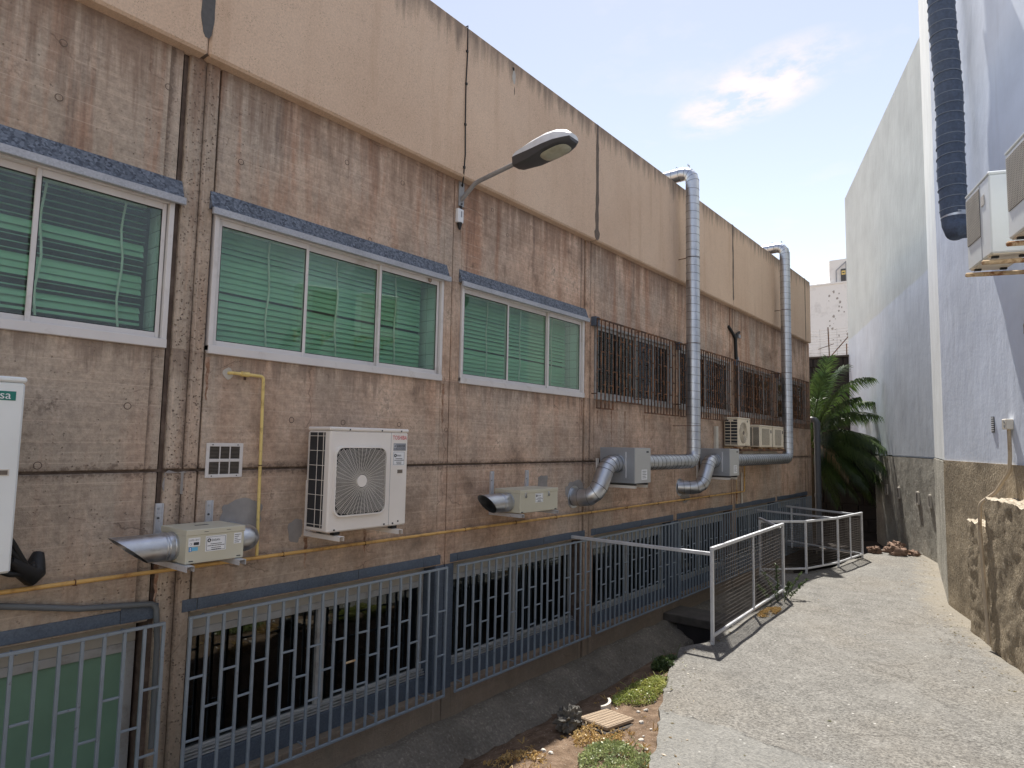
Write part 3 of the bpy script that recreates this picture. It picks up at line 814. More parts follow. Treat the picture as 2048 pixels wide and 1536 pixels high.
# fascia in cast lengths
SE = [Y0, 2.46, 8.50, 14.30, 20.15, 20.72]
for a, b in zip(SE, SE[1:]):
    boxp('fascia_panel', 'stucco', LB, FX - 0.35, FX, a + 0.004, b - 0.004, ZF - 0.03, ZT, b=0.02)
boxp('fascia_back', 'joint', LB, FX - 0.34, FX - 0.03, Y0 + 0.01, 20.71, ZF - 0.02, ZT - 0.02)
boxp('fascia_return', 'stucco', LB, -16, FX - 0.352, 20.38, 20.72, ZF - 0.03, ZT, b=0.02)
for (yy, w_, za, zb, mt) in ((2.44, 0.045, 5.80, 7.52, 'seal_grey'), (8.50, 0.04, 5.68, 7.50, 'seal'), (14.30, 0.035, 5.80, 7.51, 'seal'), (20.15, 0.03, 5.70, 7.51, 'seal')):
    mb = MB(); n = 46; L_ = []; Rr = []
    for k in range(n + 1):
        z = za + (zb - za) * k / n
        c_ = yy + 0.012 * mnoise.noise(Vector((z * 2.5, yy, 0)))
        ww = w_ * (1 + 0.5 * mnoise.noise(Vector((z * 6, yy, 5)))) * (1.6 if mt == 'seal' and k < 4 and yy < 9 else 1) * (0.4 if k == 0 else 1)
        L_.append((FX, c_ - ww, z)); Rr.append((FX, c_ + ww, z))
    vs = [(FX + 0.003, q[1], q[2]) for q in L_] + [(FX + 0.003, q[1], q[2]) for q in Rr] + [(FX - 0.01, q[1], q[2]) for q in L_] + [(FX - 0.01, q[1], q[2]) for q in Rr]
    m1 = n + 1
    fs = []
    for k in range(n):
        fs.append((k, m1 + k, m1 + k + 1, k + 1))
        fs.append((2 * m1 + k, k, k + 1, 2 * m1 + k + 1)); fs.append((m1 + k, 3 * m1 + k, 3 * m1 + k + 1, m1 + k + 1))
    mb.add(vs, fs).build('joint_sealant', mt, LB)
def ray_wall(px, py, X=WX):
    d = pix_dir(px, py); t_ = X / d.x
    return EYE + d * t_
for (px, py) in ((482, 324), (694, 325), (805, 366), (592, 468), (127, 86), (337, 174), (118, 195), (985, 420), (1062, 455), (75, 931), (583, 840), (686, 845), (798, 849), (892, 860), (1015, 470), (255, 812), (740, 480), (860, 560)):
    q = ray_wall(px, py)
    h_ = MB().disc((WX - .004, q.y, q.z), (1, 0, 0), .021, .0055, 16).build('tie_hole', 'concrete', LB)
    MB().ring((WX + .001, q.y, q.z), (1, 0, 0), .0235, .003, 20, 4).build('tie_hole_rim', 'joint', h_)
for (px, py, ry, rz, sd) in ((480, 1030, .20, .13, 1), (590, 1060, .07, .10, 2), (1150, 985, .24, .17, 3), (1085, 965, .12, .09, 4), (1370, 985, .22, .16, 5), (355, 965, .11, .09, 6)):
    q = ray_wall(px, py); mb = MB(); n = 40
    pts = []
    for k in range(n):
        a_ = 2 * pi * k / n; e_ = 1 + .35 * mnoise.noise(Vector((cos(a_) * 1.8, sin(a_) * 1.8, sd * 3.3))) + .12 * mnoise.noise(Vector((cos(a_) * 7, sin(a_) * 7, sd)))
        pts.append((q.y + ry * e_ * cos(a_) * abs(cos(a_)) ** -.25, q.z + rz * e_ * sin(a_) * abs(sin(a_) + 1e-6) ** -.25))
    vs = [(WX + .0035, p[0], p[1]) for p in pts] + [(WX - .003, p[0] * 1.0, p[1]) for p in pts]
    mb.add(vs, [tuple(range(n))] + [(i, i + n, (i + 1) % n + n, (i + 1) % n) for i in range(n)]).build('mortar_patch', 'mortar_grey', LB)
for (px, py, ry, rz, mt) in ((1028, 155, .03, .10, 'limb'), (1027, 138, .02, .025, 'dark'), (1029, 182, .008, .05, 'seal')):
    q = ray_wall(px, py, FX); n = 16
    pts = [(q.y + ry * cos(2 * pi * k / n) * U(.7, 1.25), q.z + rz * sin(2 * pi * k / n) * U(.8, 1.2)) for k in range(n)]
    MB().add([(FX + .002, *p) for p in pts] + [(FX - .004, *p) for p in pts], [tuple(range(n))] + [(i, i + n, (i + 1) % n + n, (i + 1) % n) for i in range(n)]).build('plaster_scar', mt, LB)
# roughcast plinth, battered outwards
mb = MB(); NYp = 260; prof = [(-5.246, -0.45), (-5.16, -0.47), (-5.02, -0.54), (-4.86, -0.64), (-4.74, -0.72), (-4.66, -0.86), (-4.6, -1.2)]
fine_prof = []
for (a, b) in zip(prof, prof[1:]):
    for k in range(4): fine_prof.append((a[0] + (b[0] - a[0]) * k / 4, a[1] + (b[1] - a[1]) * k / 4))
fine_prof.append(prof[-1]); K = len(fine_prof)
for j in range(NYp + 1):
    y = Y0 + 0.05 + (Y1 - Y0 - 0.1) * j / NYp
    for i, (x, z) in enumerate(fine_prof):
        d = 0.035 * mnoise.noise(Vector((x * 5, y * 4, z * 5))) + 0.022 * mnoise.noise(Vector((x * 14, y * 13, z * 14))) if 0 < i else 0
        mb.v.append((x + max(d, -0.01) * (1 if i else 0), y, z + d * 0.8 + (0.03 * mnoise.noise(Vector((0, y * 2.2, 2))) if i < 4 else 0)))
for j in range(NYp):
    for i in range(K - 1):
        a = j * K + i; mb.f.append((a, a + 1, a + K + 1, a + K))
mb.build('rough_footing', 'plinth', LB, smooth=60)

# upper sliding windows
def upper_window(y0, y1, sashes, rusty=False):
    X0 = WX - 0.09
    fm = 'alu' if not rusty else 'alu_grey'
    f = MB(); z0, z1 = UZ0 + 0.002, UZ1 - 0.002
    y0 += 0.004; y1 -= 0.004
    fw = 0.038
    f.box(X0, WX + 0.022, y0, y0 + fw, z0, z1, 0.004); f.box(X0, WX + 0.022, y1 - fw, y1, z0, z1, 0.004)
    f.box(X0, WX + 0.0215, y0 + fw, y1 - fw, z1 - fw, z1, 0.004); f.box(X0, WX + 0.03, y0 - 0.0, y1 + 0.0, z0 - 0.025, z0 + 0.045, 0.004)
    wn = f.build('window', fm, LB)
    for k, (a, b) in enumerate(sashes):
        xo = WX - 0.012 - (0.03 if k % 2 else 0)
        s = MB(); t = 0.03
        s.box(xo - 0.026, xo, a, a + t, z0 + 0.046, z1 - fw, 0.003); s.box(xo - 0.026, xo, b - t, b, z0 + 0.046, z1 - fw, 0.003)
        s.box(xo - 0.025, xo - 0.001, a + t, b - t, z0 + 0.046, z0 + 0.046 + 0.045, 0.003); s.box(xo - 0.025, xo - 0.001, a + t, b - t, z1 - fw - 0.05, z1 - fw, 0.003)
        s.build('sash', fm, wn)
        boxp('pane', 'glass' if not rusty else 'glass_dark', wn, xo - 0.016, xo - 0.011, a + t - 0.004, b - t + 0.004, z0 + 0.085, z1 - fw - 0.045)
        ed = MB(); xe = xo - 0.0105; ga, gb, gz0, gz1 = a + t, b - t, z0 + 0.091, z1 - fw - 0.05
        for bx in ((ga, ga + 0.006, gz0, gz1), (gb - 0.006, gb, gz0, gz1), (ga + 0.006, gb - 0.006, gz0, gz0 + 0.006), (ga + 0.006, gb - 0.006, gz1 - 0.008, gz1)):
            ed.box(xe, xe + 0.005, *bx)
        ed.build('gasket', 'black', wn)
    if not rusty:
        fl = MB()
        fl.add([(WX + 0.002, y0 - 0.05, 4.61), (WX + 0.002, y1 + 0.05, 4.61), (WX + 0.058, y1 + 0.05, 4.462), (WX + 0.058, y0 - 0.05, 4.462),
                (WX + 0.002, y0 - 0.05, 4.455), (WX + 0.002, y1 + 0.05, 4.455)],
               [(0, 3, 2, 1), (4, 5, 2, 3), (0, 4, 3), (1, 2, 5), (0, 1, 5, 4)])
        fl.build('flashing', 'zinc', wn)
        lp = MB().box(WX + 0.045, WX + 0.078, y0 - 0.045, y1 + 0.06, 4.405, 4.4615, 0.003)
        lp.build('drip_lip', 'zinc_lip', wn)
        # tiled reveal on the far jamb
        boxp('reveal', 'grout', wn, XB - 0.0, X0 - 0.002, y1 - 0.02, y1 - 0.004, z0, z1)
        tm = MB().box(-0.062, 0.062, -0.004, 0.0, -0.062, 0.062, 0.003).mesh('tile', 'tile')
        for r_ in range(9):
            for c_ in range(2):
                link_mesh('tile', tm, wn, (X0 - 0.075 - 0.13 * c_, y1 - 0.0205, z0 + 0.09 + r_ * 0.13))
    return wn
UW = []
for i, (a, b) in enumerate(HB):
    if i < 3:
        if i == 0: ss = [(a + 0.05, a + 0.95), (a + 0.93, a + 1.83), (a + 1.79, b - 0.05)]
        elif i == 1: ss = [(a + 0.052, a + 0.93), (a + 0.91, a + 1.80), (a + 1.78, b - 0.052)]
        else: ss = [(a + 0.052, a + 0.93), (a + 0.91, a + 1.82), (a + 1.80, b - 0.052)]
        UW.append(upper_window(a, b, ss))
    else:
        UW.append(upper_window(a, b, [(a + 0.052, a + 0.72), (a + 0.69, a + 1.36), (a + 1.33, a + 2.02), (a + 1.99, b - 0.052)], True))
        sm = UW[-1]
        boxp('roller_shutter', 'shutter', sm, WX - 0.30, WX - 0.26, a + 0.04, b - 0.04, UZ1 - 0.26, UZ1 - 0.02)
        boxp('curtain', 'curtain', sm, WX - 0.33, WX - 0.31, a + 0.06, a + 0.95 + 0.3 * (i % 2), UZ0 + 0.05, UZ1 - 0.3)

for (yy, zt, ln_, w_) in ((9.18, 3.13, .62, .018), (9.62, 3.13, .55, .02), (10.3, 3.10, .3, .015), (8.75, 3.10, .25, .02), (11.3, 3.1, .4, .016), (3.66, 1.70, .28, .02), (4.34, 1.70, .22, .018), (2.36, 1.64, .3, .02), (5.38, 3.24, .5, .02), (8.30, 3.24, .4, .018), (2.66, 3.24, .35, .02)):
    n = 10; mb = MB(); vs = []
    for k in range(n + 1):
        f_ = k / n; ww = w_ * (1 - .75 * f_) * (1 + .4 * mnoise.noise(Vector((yy * 3, k * .9, 0)))); c_ = yy + .006 * sin(k * 1.7 + yy)
        vs += [(WX + .0022, c_ - ww, zt - ln_ * f_), (WX + .0022, c_ + ww, zt - ln_ * f_)]
    mb.add(vs, [(2 * k, 2 * k + 2, 2 * k + 3, 2 * k + 1) for k in range(n)]).build('rust_run', 'rust_stain', LB)
# venetian blinds hanging inside
SL = {}
def blind(y0, y1, label, ztop, zbot, tilt, gap_z=None, gap_amt=0.0, cords=(), messy=0.0, open_rows=()):
    X = WX - 0.27
    t = thing('venetian_blind', label, 'blind', (X, (y0 + y1) / 2, zbot), 0, 'venetian blinds behind the upper windows')
    L = y1 - y0
    boxp('head_rail', 'cord', t, X - 0.02, X + 0.02, y0, y1, ztop, ztop + 0.03)
    key = round(L, 3)
    if key not in SL:
        mb = MB(); n = 4; w_ = 0.062
        vs = []; 
        for e in (-L / 2, L / 2):
            for k in range(n + 1):
                u = (k / n - 0.5) * w_; vs.append((0.006 * (1 - (2 * k / n - 1) ** 2), e, u))
            for k in range(n + 1):
                u = (k / n - 0.5) * w_; vs.append((0.006 * (1 - (2 * k / n - 1) ** 2) - 0.0012, e, u))
        m_ = 2 * (n + 1); fs = []
        for k in range(n):
            fs.append((k, m_ + k, m_ + k + 1, k + 1)); fs.append((n + 1 + k, n + 2 + k, m_ + n + 2 + k, m_ + n + 1 + k))
        fs += [(0, n + 1, m_ + n + 1, m_), (n, m_ + n, m_ + 2 * n + 1, 2 * n + 1)]
        SL[key] = mb.add(vs, fs).mesh('slat', 'blind', 60)
    z = ztop - 0.03; k = 0
    while z > zbot:
        tl = tilt + U(-1, 1) * messy
        rx = 0.0
        if k in open_rows: tl = 78 + U(-6, 6)
        dz = 0
        if gap_z and z < gap_z: dz = -gap_amt; rx = 0.0
        if gap_z and abs(z - gap_z) < 0.055: rx = -0.014
        link_mesh('slat', SL[key], t, (X + U(-.002, .002), (y0 + y1) / 2, z + dz), (rx + U(-.0012, .0012), -radians(tl), 0))
        z -= 0.050; k += 1
    boxp('bottom_rail', 'blind', t, X - 0.02, X + 0.02, y0, y1, zbot - 0.05, zbot - 0.03)
    for c in cords:
        mb = MB(); pts = [(X + 0.036 + U(-.004, .004), c + 0.012 * sin(q * 1.3 + c), ztop - (ztop - zbot + 0.1) * q / 9) for q in range(10)]
        mb.tube(pts, 0.0085, 6).build('cord', 'cord', t)
    return t
a, b = HB[0]; blind(a + 0.02, b - 0.1, 'dark green slatted blind with open rows, cut by the left picture edge', 4.40, 3.50, 30, None, 0, (1.52, 2.05), 8, (0, 1, 2, 3, 4, 5, 8, 9, 10, 14, 15, 18, 19))
a, b = HB[1]; blind(a + 0.02, b - 0.1, 'green slatted blind with one sagging gap, above the fan-fronted white unit', 4.40, 3.36, 26, 3.83, 0.022, (a + 0.66, a + 1.42, a + 2.2), 8, (19,))
a, b = HB[2]; blind(a + 0.02, b - 0.1, 'green slatted blind in the window next to the rusty grilles', 4.40, 3.36, 26, 3.74, 0.02, (a + 0.75, a + 1.45, a + 2.2), 8)

# lower windows
for i, (a, b) in enumerate(HB):
    z0, z1 = 0.002, LZ1 - 0.002
    X0 = WX - 0.17
    f = MB(); fw = 0.06; a += 0.006; b -= 0.006
    f.box(X0 - 0.06, X0, a, a + fw, z0 + 0.04, z1 - 0.17, 0.004); f.box(X0 - 0.06, X0, b - fw, b, z0 + 0.04, z1 - 0.17, 0.004)
    f.box(X0 - 0.061, X0 + 0.001, a + fw, b - fw, z0 + 0.04, z0 + 0.11, 0.004); f.box(X0 - 0.061, X0 + 0.001, a + fw, b - fw, z1 - 0.235, z1 - 0.17, 0.004)
    f.box(X0 - 0.062, X0 + 0.012, (a + b) / 2 - 0.045, (a + b) / 2 + 0.045, z0 + 0.11, z1 - 0.235, 0.004)
    wn = f.build('basement_window', 'alu_grey', LB)
    boxp('sill_apron', 'lead', wn, XB + .003, X0 + 0.08, a, b, LZ0 + .001, z0 + 0.039, b=.004)
    f = MB()
    for q in range(3): f.box(X0 + 0.002, X0 + 0.06 - q * 0.012, a, b, z0 + 0.045 + q * 0.022, z0 + 0.055 + q * 0.022)
    f.build('sill_track', 'alu_grey', wn)
    boxp('shutter_box', 'shutter', wn, X0 - 0.16, X0 - 0.004, a, b, z1 - 0.168, z1)
    mid = (a + b) / 2
    for q, (p0, p1) in enumerate(((a + fw, mid - 0.045), (mid + 0.045, b - fw))):
        mtn = 'green_panel' if i == 0 else 'glass_dark'
        boxp('pane', mtn, wn, X0 - 0.03, X0 - 0.024, p0 - 0.004, p1 + 0.004, z0 + 0.106, z1 - 0.231)
    # zinc strip over the opening, lapped pieces
    y = a - 0.08; k = 0
    while y < b + 0.05:
        e = min(y + (0.12 if k == 0 else U(0.6, 1.0)), b + 0.08)
        boxp('flashing_strip', 'lead', wn, WX + 0.001, WX + 0.009 + 0.003 * (k % 2), y, e - 0.004, 1.235 + 0.004 * (k % 2), 1.335 + U(-.008, .008), b=0.002)
        y = e; k += 1

# steel grilles over the lower windows
gcache = {}
def shared(key, fn):
    if key not in gcache: gcache[key] = fn()
    return gcache[key]
GL = ['over green panes at the left edge', 'nearest complete one, its mid rung rusted',
      'ending where the handrail meets the wall', 'just beyond the handrail',
      'second beyond the handrail', 'third beyond the handrail', 'farthest, beside the drainpipe']
GY = [(-0.42, 2.39), (2.565, 5.40), (5.555, 8.39), (8.535, 11.40), (11.45, 14.33), (14.49, 17.40), (17.46, 20.36)]
for gi, (a, b) in enumerate(GY):
    t = thing('window_grille', 'grey bar grille over a basement window, ' + GL[gi], 'grille', (WX + 0.13, (a + b) / 2, -0.15), 0, 'grey grilles over the basement windows')
    X = WX + 0.13; z0, z1 = -0.15, 1.225; bw = 0.022; ng = 21; pt = (b - a - bw) / ng
    vb = shared('gbar', lambda: MB().box(-0.011, 0.011, -0.011, 0.011, 0, z1 - z0 - 2 * bw, 0.002).mesh('bar', 'steel_paint'))
    rg = shared('grung', lambda: MB().box(-0.008, 0.008, -0.0665, 0.0665, -0.008, 0.008, 0.002).mesh('rung', 'steel_paint'))
    MB().box(X - 0.012, X + 0.012, a, b, z0, z0 + bw, 0.002).build('rail', 'steel_paint', t)
    MB().box(X - 0.012, X + 0.012, a, b, z1 - bw, z1, 0.002).build('rail', 'steel_paint', t)
    for k in range(ng + 1): link_mesh('bar', vb, t, (X, a + bw / 2 + k * pt, z0 + bw), (U(-.003, .003), U(-.003, .003), U(-.05, .05)))
    for k in range(ng):
        for fr in ((0.335, 0.675) if k % 2 == 0 else (0.508,)):
            r_ = link_mesh('rung', rg, t, (X, a + bw / 2 + (k + 0.5) * pt, z1 - fr * (z1 - z0) + U(-.006, .006)), (U(-.03, .03), 0, 0))
            r_.scale.y = (pt - bw) / 0.133
            if gi == 1 and k == 11: r_.data = MB().box(-0.008, 0.008, -0.0665, 0.0665, -0.008, 0.008, 0.002).mesh('rung', 'rust_bright')
    for k in (1, 8, 14, 19):
        for z in (z0 + 0.06, z1 - 0.03):
            y = a + bw / 2 + k * pt + 0.03
            MB().bar((WX - 0.01, y, z), (X - 0.011, y, z), 0.012).build('stay', 'steel_paint', t)

# rusty grilles over the far upper windows
RL = ['nearest, with a notched lower edge', 'second, crossed by the near vertical duct', 'third, above the three outdoor units', 'farthest, beyond the far vertical duct']
for gi in range(4):
    a, b = HB[3 + gi]; a -= 0.10; b += 0.10
    X = WX + 0.10; z0, z1 = 3.27, 4.50
    t = thing('rusty_window_grille', 'rust-brown bar grille over an upper window, ' + RL[gi], 'grille', (X, (a + b) / 2, z0), 0, 'rusty grilles over the upper windows')
    ng = 24; bw = 0.02; pt = (b - a - bw) / ng
    low = lambda k: (0.13 if gi != 0 or k < 5 or k > 12 else 0.0)
    MB().box(X - 0.01, X + 0.01, a, b, z1 - 0.025, z1, 0.002).build('rail', 'rust', t)
    prev = None
    segs = []; st = 0
    for k in range(1, ng + 1):
        if low(k) != low(st): segs.append((st, k - 1)); st = k
    segs.append((st, ng))
    for s0, s1 in segs:
        zb = z0 - low(s0)
        MB().box(X - 0.0105, X + 0.0105, a + s0 * pt, a + bw + s1 * pt, zb - 0.02, zb, 0.002).build('rail', 'rust', t)
    for k in range(ng + 1):
        zb = z0 - low(k)
        vb = shared(('rbar', low(k)), lambda: MB().box(-0.008, 0.008, -0.009, 0.009, 0, z1 - 0.025 - zb, 0.002).mesh('bar', 'rust'))
        link_mesh('bar', vb, t, (X, a + bw / 2 + k * pt, zb), (U(-.005, .005), U(-.004, .004), U(-.1, .1)))
    rg = shared('rrung', lambda: MB().box(-0.007, 0.007, -0.05, 0.05, -0.008, 0.008, 0.002).mesh('rung', 'rust'))
    for k in range(ng):
        for fr in ((0.22, 0.62) if k % 2 == 0 else (0.40, 0.80)):
            r_ = link_mesh('rung', rg, t, (X, a + bw / 2 + (k + 0.5) * pt, z1 - fr * (z1 - z0 + 0.03)))
            r_.scale.y = (pt - 0.018) / 0.10
    for k in (0, 12, 24):
        for z in (z0 + 0.08, z1 - 0.012):
            y = a + bw / 2 + k * pt
            MB().bar((WX - 0.004, y, z), (X - 0.006, y, z), 0.014).build('stay', 'rust', t)
    boxp('corner_plate', 'lead', t, WX + 0.001, X - 0.012, a - 0.02, a + 0.10, z1 - 0.12, z1 + 0.02, b=0.004)

# ------------------------------------------------------------------ painted building on the right
RB = thing('painted_building', 'tall pale painted building with a roughcast base on the right of the path', 'building', (1.5, 12, -1.2))
def v2(p, d=None, t=0.0): return (p.x + (d.x * t if d else 0), p.y + (d.y * t if d else 0))
FAR = NP + ND * 17.5
ZB = 2.44
SN = Vector((-(SP - NP).y, (SP - NP).x)).normalized()
FN = Vector((-FD.y, FD.x)); FN = -FN if FN.x > 0 else FN
def strip_wall(p, q, nrm, z0, z1, name, mat, nu=1, nv=1, amp=0.0, thick=0.4, e0=0.0, e1=0.0):
    """wall slab standing on plan line p-q, outer face subdivided and uneven"""
    p = Vector(p); q = Vector(q); d = q - p; mb = MB(); idx = {}
    for j in range(nv + 1):
        for i in range(nu + 1):
            u = i / nu; z = z0 + (z1 - z0) * j / nv
            c = p + d * u
            o = amp * (mnoise.noise(Vector((c.x * 5, c.y * 5, z * 5))) + 0.7 * mnoise.noise(Vector((c.x * 13, c.y * 13, z * 13)))) if amp else 0
            mb.v.append((c.x + nrm.x * o, c.y + nrm.y * o, z))
    W = nu + 1
    for j in range(nv):
        for i in range(nu): mb.f.append((j * W + i, j * W + i + 1, (j + 1) * W + i + 1, (j + 1) * W + i))
    n0 = len(mb.v); b0 = p - nrm * thick; b1 = q - nrm * thick
    mb.v += [(b0.x, b0.y, z0), (b1.x, b1.y, z0), (b0.x, b0.y, z1), (b1.x, b1.y, z1)]
    top = [nv * W + i for i in range(W)]
    mb.f.append(tuple(top) + (n0 + 3, n0 + 2))
    mb.f.append((n0 + 1, n0, n0 + 2, n0 + 3))
    mb.f.append(tuple(j * W for j in range(nv, -1, -1)) + (n0, n0 + 2)); mb.f.append(tuple(j * W + nu for j in range(nv + 1)) + (n0 + 3, n0 + 1))
    return mb.build(name, mat, RB, smooth=50 if amp else None)
strip_wall(FAR, NP, NN, ZB, 14.2, 'near_wall', 'paint_near')
strip_wall(NP, SP, SN, ZB, 14.2, 'corner_wall', 'paint_strip')
strip_wall(SP, FE, FN, ZB, 11.95, 'far_wall', 'paint_far')
o_ = 0.018
strip_wall(FAR + NN * o_, NP + NN * o_, NN, -1.2, ZB, 'roughcast_base', 'roughcast', 420, 90, 0.004)
strip_wall(NP + SN * o_, SP + SN * o_, SN, -1.2, ZB - 0.02, 'roughcast_base', 'roughcast_grey', 130, 90, 0.004)
strip_wall(SP + FN * o_, FE + FN * o_, FN, -1.2, ZB - 0.05, 'roughcast_base', 'roughcast_grey', 240, 90, 0.004)
MB().prism([v2(FAR - NN * .41), v2(NP - NN * .41), v2(SP - SN * .41), (9, 17), (12, -4)], 13.6, 13.8).build('roof_slab', 'roof', RB)
MB().prism([v2(SP - FN * .41), v2(FE - FN * .41), (6, 28), (8, 17)], 11.3, 11.5).build('roof_slab', 'roof', RB)
MB().prism([(9, 17.05), (12.3, 17.05), (12.3, -4), (12, -4), (9, 16.8)], -1.2, 14.2).build('rear_wall', 'paint_near', RB)
MB().bar((FE.x + 0.2, FE.y - 0.05, 5.3), (6, 28, 5.3), 0.35, 13.0).build('rear_wall', 'paint_far', RB)
# small openings in white frames low on the far wall
for k, s_ in enumerate((0.35, 1.35, 3.2, 4.6)):
    c = SP + FD * s_ + FN * (o_ + 0.004); hw = 0.075 if k else 0.05; z = 1.47
    fr = MB()
    d3 = Vector((FD.x, FD.y, 0)); n3 = Vector((FN.x, FN.y, 0)); c3 = Vector((c.x, c.y, z))
    for sx_ in (-1, 1): fr.obox(c3 + d3 * (sx_ * (hw + 0.012)), (d3, n3, Vector((0, 0, 1))), (0.02, 0.03, 0.14))
    for sz_ in (-1, 1): fr.obox(c3 + Vector((0, 0, sz_ * 0.13)), (d3, n3, Vector((0, 0, 1))), (hw, 0.029, 0.018))
    f_ = fr.build('drain_opening', 'limb', RB)
    MB().obox(c3, (d3, n3, Vector((0, 0, 1))), (hw, 0.022, 0.115)).build('dark_slot', 'dark', f_)
# louvred vent in the near wall
def onN(s_, z, off=0.0):
    q = NP + ND * s_ + NN * off
    return Vector((q.x, q.y, z))
nd3 = Vector((ND.x, ND.y, 0)); nn3 = Vector((NN.x, NN.y, 0)); up3 = Vector((0, 0, 1))
vt = MB().obox(onN(2.22, 2.935, 0.004), (nd3, nn3, up3), (0.045, 0.006, 0.10)).build('vent', 'dark', RB)
for k in range(7): MB().obox(onN(2.22, 2.855 + k * 0.027, 0.012), (nd3, nn3, up3), (0.045, 0.005, 0.007)).build('louvre', 'paint_strip', vt)
# patch of lost plaster
mb = MB(); c = onN(3.35, 3.98, 0.003); pts = []
for k in range(14):
    a_ = 2 * pi * k / 14; pts.append(c + nd3 * (0.045 * cos(a_) * U(.7, 1.2)) + up3 * (0.10 * sin(a_) * U(.7, 1.2)))
mb.add(pts, [tuple(range(14))]); mb.build('plaster_scar', 'roughcast_grey', RB)

# stepped remains of a rubble wall against it
t = thing('rubble_wall', 'low broken roughcast wall with a stepped top at the foot of the painted building', 'wall', onN(4.0, 0.1, 0.15))
def rough_block(s0, s1, z0, z1, off, name, mat, seed, topw=0.05):
    mb = MB(); NU = max(4, int((s1 - s0) / 0.045)); NV = max(4, int((z1 - z0) / 0.045)); ND_ = 8; 
    def P(u, v, w):
        s_ = s0 + (s1 - s0) * u; z = z0 + (z1 - z0) * v; of = off * w
        p = onN(s_, z, of)
        a1 = Vector((s_ * 3.1, z * 3.1, seed + w * 2)); a2 = Vector((s_ * 11, z * 11, seed + w * 5))
        d = 0.016 * mnoise.noise(a1) + 0.010 * mnoise.noise(a2)
        p += nn3 * (d * (1 if w > 0.1 else 0)) + up3 * (topw * v * (mnoise.noise(Vector((s_ * 2.3, w * 2, seed))) + 0.6 * mnoise.noise(Vector((s_ * 9, w * 6, seed)))))
        p += nd3 * (0.03 * mnoise.noise(Vector((z * 7, w * 3, seed + 9))) * (1 if u < 0.01 else 0))
        return p
    def grid(fn, A, B):
        n0 = len(mb.v)
        for j in range(B + 1):
            for i in range(A + 1): mb.v.append(tuple(fn(i / A, j / B)))
        for j in range(B):
            for i in range(A):
                a_ = n0 + j * (A + 1) + i; mb.f.append((a_, a_ + 1, a_ + A + 2, a_ + A + 1))
    grid(lambda u, v: P(u, v, 1), NU, NV)
    grid(lambda u, v: P(0, v, u), ND_, NV); grid(lambda u, v: P(1, v, u), ND_, NV)
    n0 = len(mb.v)
    mb.build(name, mat, t, smooth=55)
    mb = MB(); grid(lambda u, v: P(u, 1, v), NU, ND_)
    mb.build(name + '_top', 'rough_ledge', t, smooth=55)
rough_block(1.72, 2.60, 0.0, 1.68, 0.20, 'low_step', 'roughcast', 1)
rough_block(2.605, 9.5, 0.0, 2.02, 0.24, 'high_step', 'roughcast', 5, 0.06)

# ------------------------------------------------------------------ things on the right wall
ROT_N = math.atan2(NN.x, -NN.y)
def fan_guard(t, cx_, cz, R_, y, mat, rings=18, spokes=36, wr=0.0022):
    mb = MB()
    for k in range(rings): mb.ring((cx_, y, cz), (0, 1, 0), R_ * (0.24 + 0.76 * (k + 1) / rings), wr, 48, 4)
    for k in range(spokes):
        a_ = 2 * pi * k / spokes
        mb.bar((cx_ + R_ * .2 * cos(a_), y + 0.003, cz + R_ * .2 * sin(a_)), (cx_ + R_ * cos(a_), y + 0.003, cz + R_ * sin(a_)), wr * 1.6)
    return mb.build('fan_guard', mat, t, kind='stuff')
def round_sq(cx_, cz, hw, hh, r, n=6):
    pts = []
    for (sx_, sz_, a0) in ((1, 1, 0), (-1, 1, pi / 2), (-1, -1, pi), (1, -1, 3 * pi / 2)):
        for k in range(n + 1):
            a_ = a0 + pi / 2 * k / n; pts.append((cx_ + sx_ * (hw - r) + r * cos(a_), cz + sz_ * (hh - r) + r * sin(a_)))
    return pts
def plate_xz(poly, y0, y1):
    """prism with its outline in local x-z, from y0 to y1"""
    mb = MB(); n = len(poly)
    vs = [(p[0], y0, p[1]) for p in poly] + [(p[0], y1, p[1]) for p in poly]
    mb.add(vs, [tuple(range(n)), tuple(range(n, 2 * n))[::-1]] + [(i, i + n, (i + 1) % n + n, (i + 1) % n) for i in range(n)])
    return mb
def ac_body(t, w_, d, h, mat, lid=0.012):
    MB().box(-w_ / 2, w_ / 2, -d, 0, 0, h - 0.035, 0.012).build('body', mat, t)
    MB().box(-w_ / 2 - lid / 2, w_ / 2 + lid / 2, -d - lid / 2, lid / 2, h - 0.033, h, 0.010).build('top_lid', mat, t)
def strut_bracket(name, label, group, x, y, z, reach, drop, mat='steel_paint', holes=True, wdt=0.045):
    """wall angle bracket on the left wall: upright plus arm along +X"""
    t = thing(name, label, 'bracket', (x, y, z), 0, group)
    up_ = MB()
    up_.box(x + 0.001, x + 0.004, y - wdt / 2, y + wdt / 2, z, z + drop); up_.box(x + 0.004, x + 0.026, y - wdt / 2, y - wdt / 2 + 0.003, z, z + drop); up_.box(x + 0.004, x + 0.026, y + wdt / 2 - 0.003, y + wdt / 2, z, z + drop)
    up_.build('upright', mat, t)
    ar = MB()
    ar.box(x + 0.027, x + reach, y - wdt / 2, y + wdt / 2, z + 0.037, z + 0.04); ar.box(x + 0.027, x + reach, y - wdt / 2, y - wdt / 2 + 0.003, z, z + 0.037); ar.box(x + 0.027, x + reach, y + wdt / 2 - 0.003, y + wdt / 2, z, z + 0.037)
    ar.build('arm', mat, t)
    for zz_ in (z + drop - 0.04, z + drop - 0.11):
        MB().disc((x + 0.004, y, zz_), (1, 0, 0), 0.009, 0.006, 10).build('bolt', 'galv_seam' if zz_ < z + drop - 0.05 else 'galv', t)
    return t

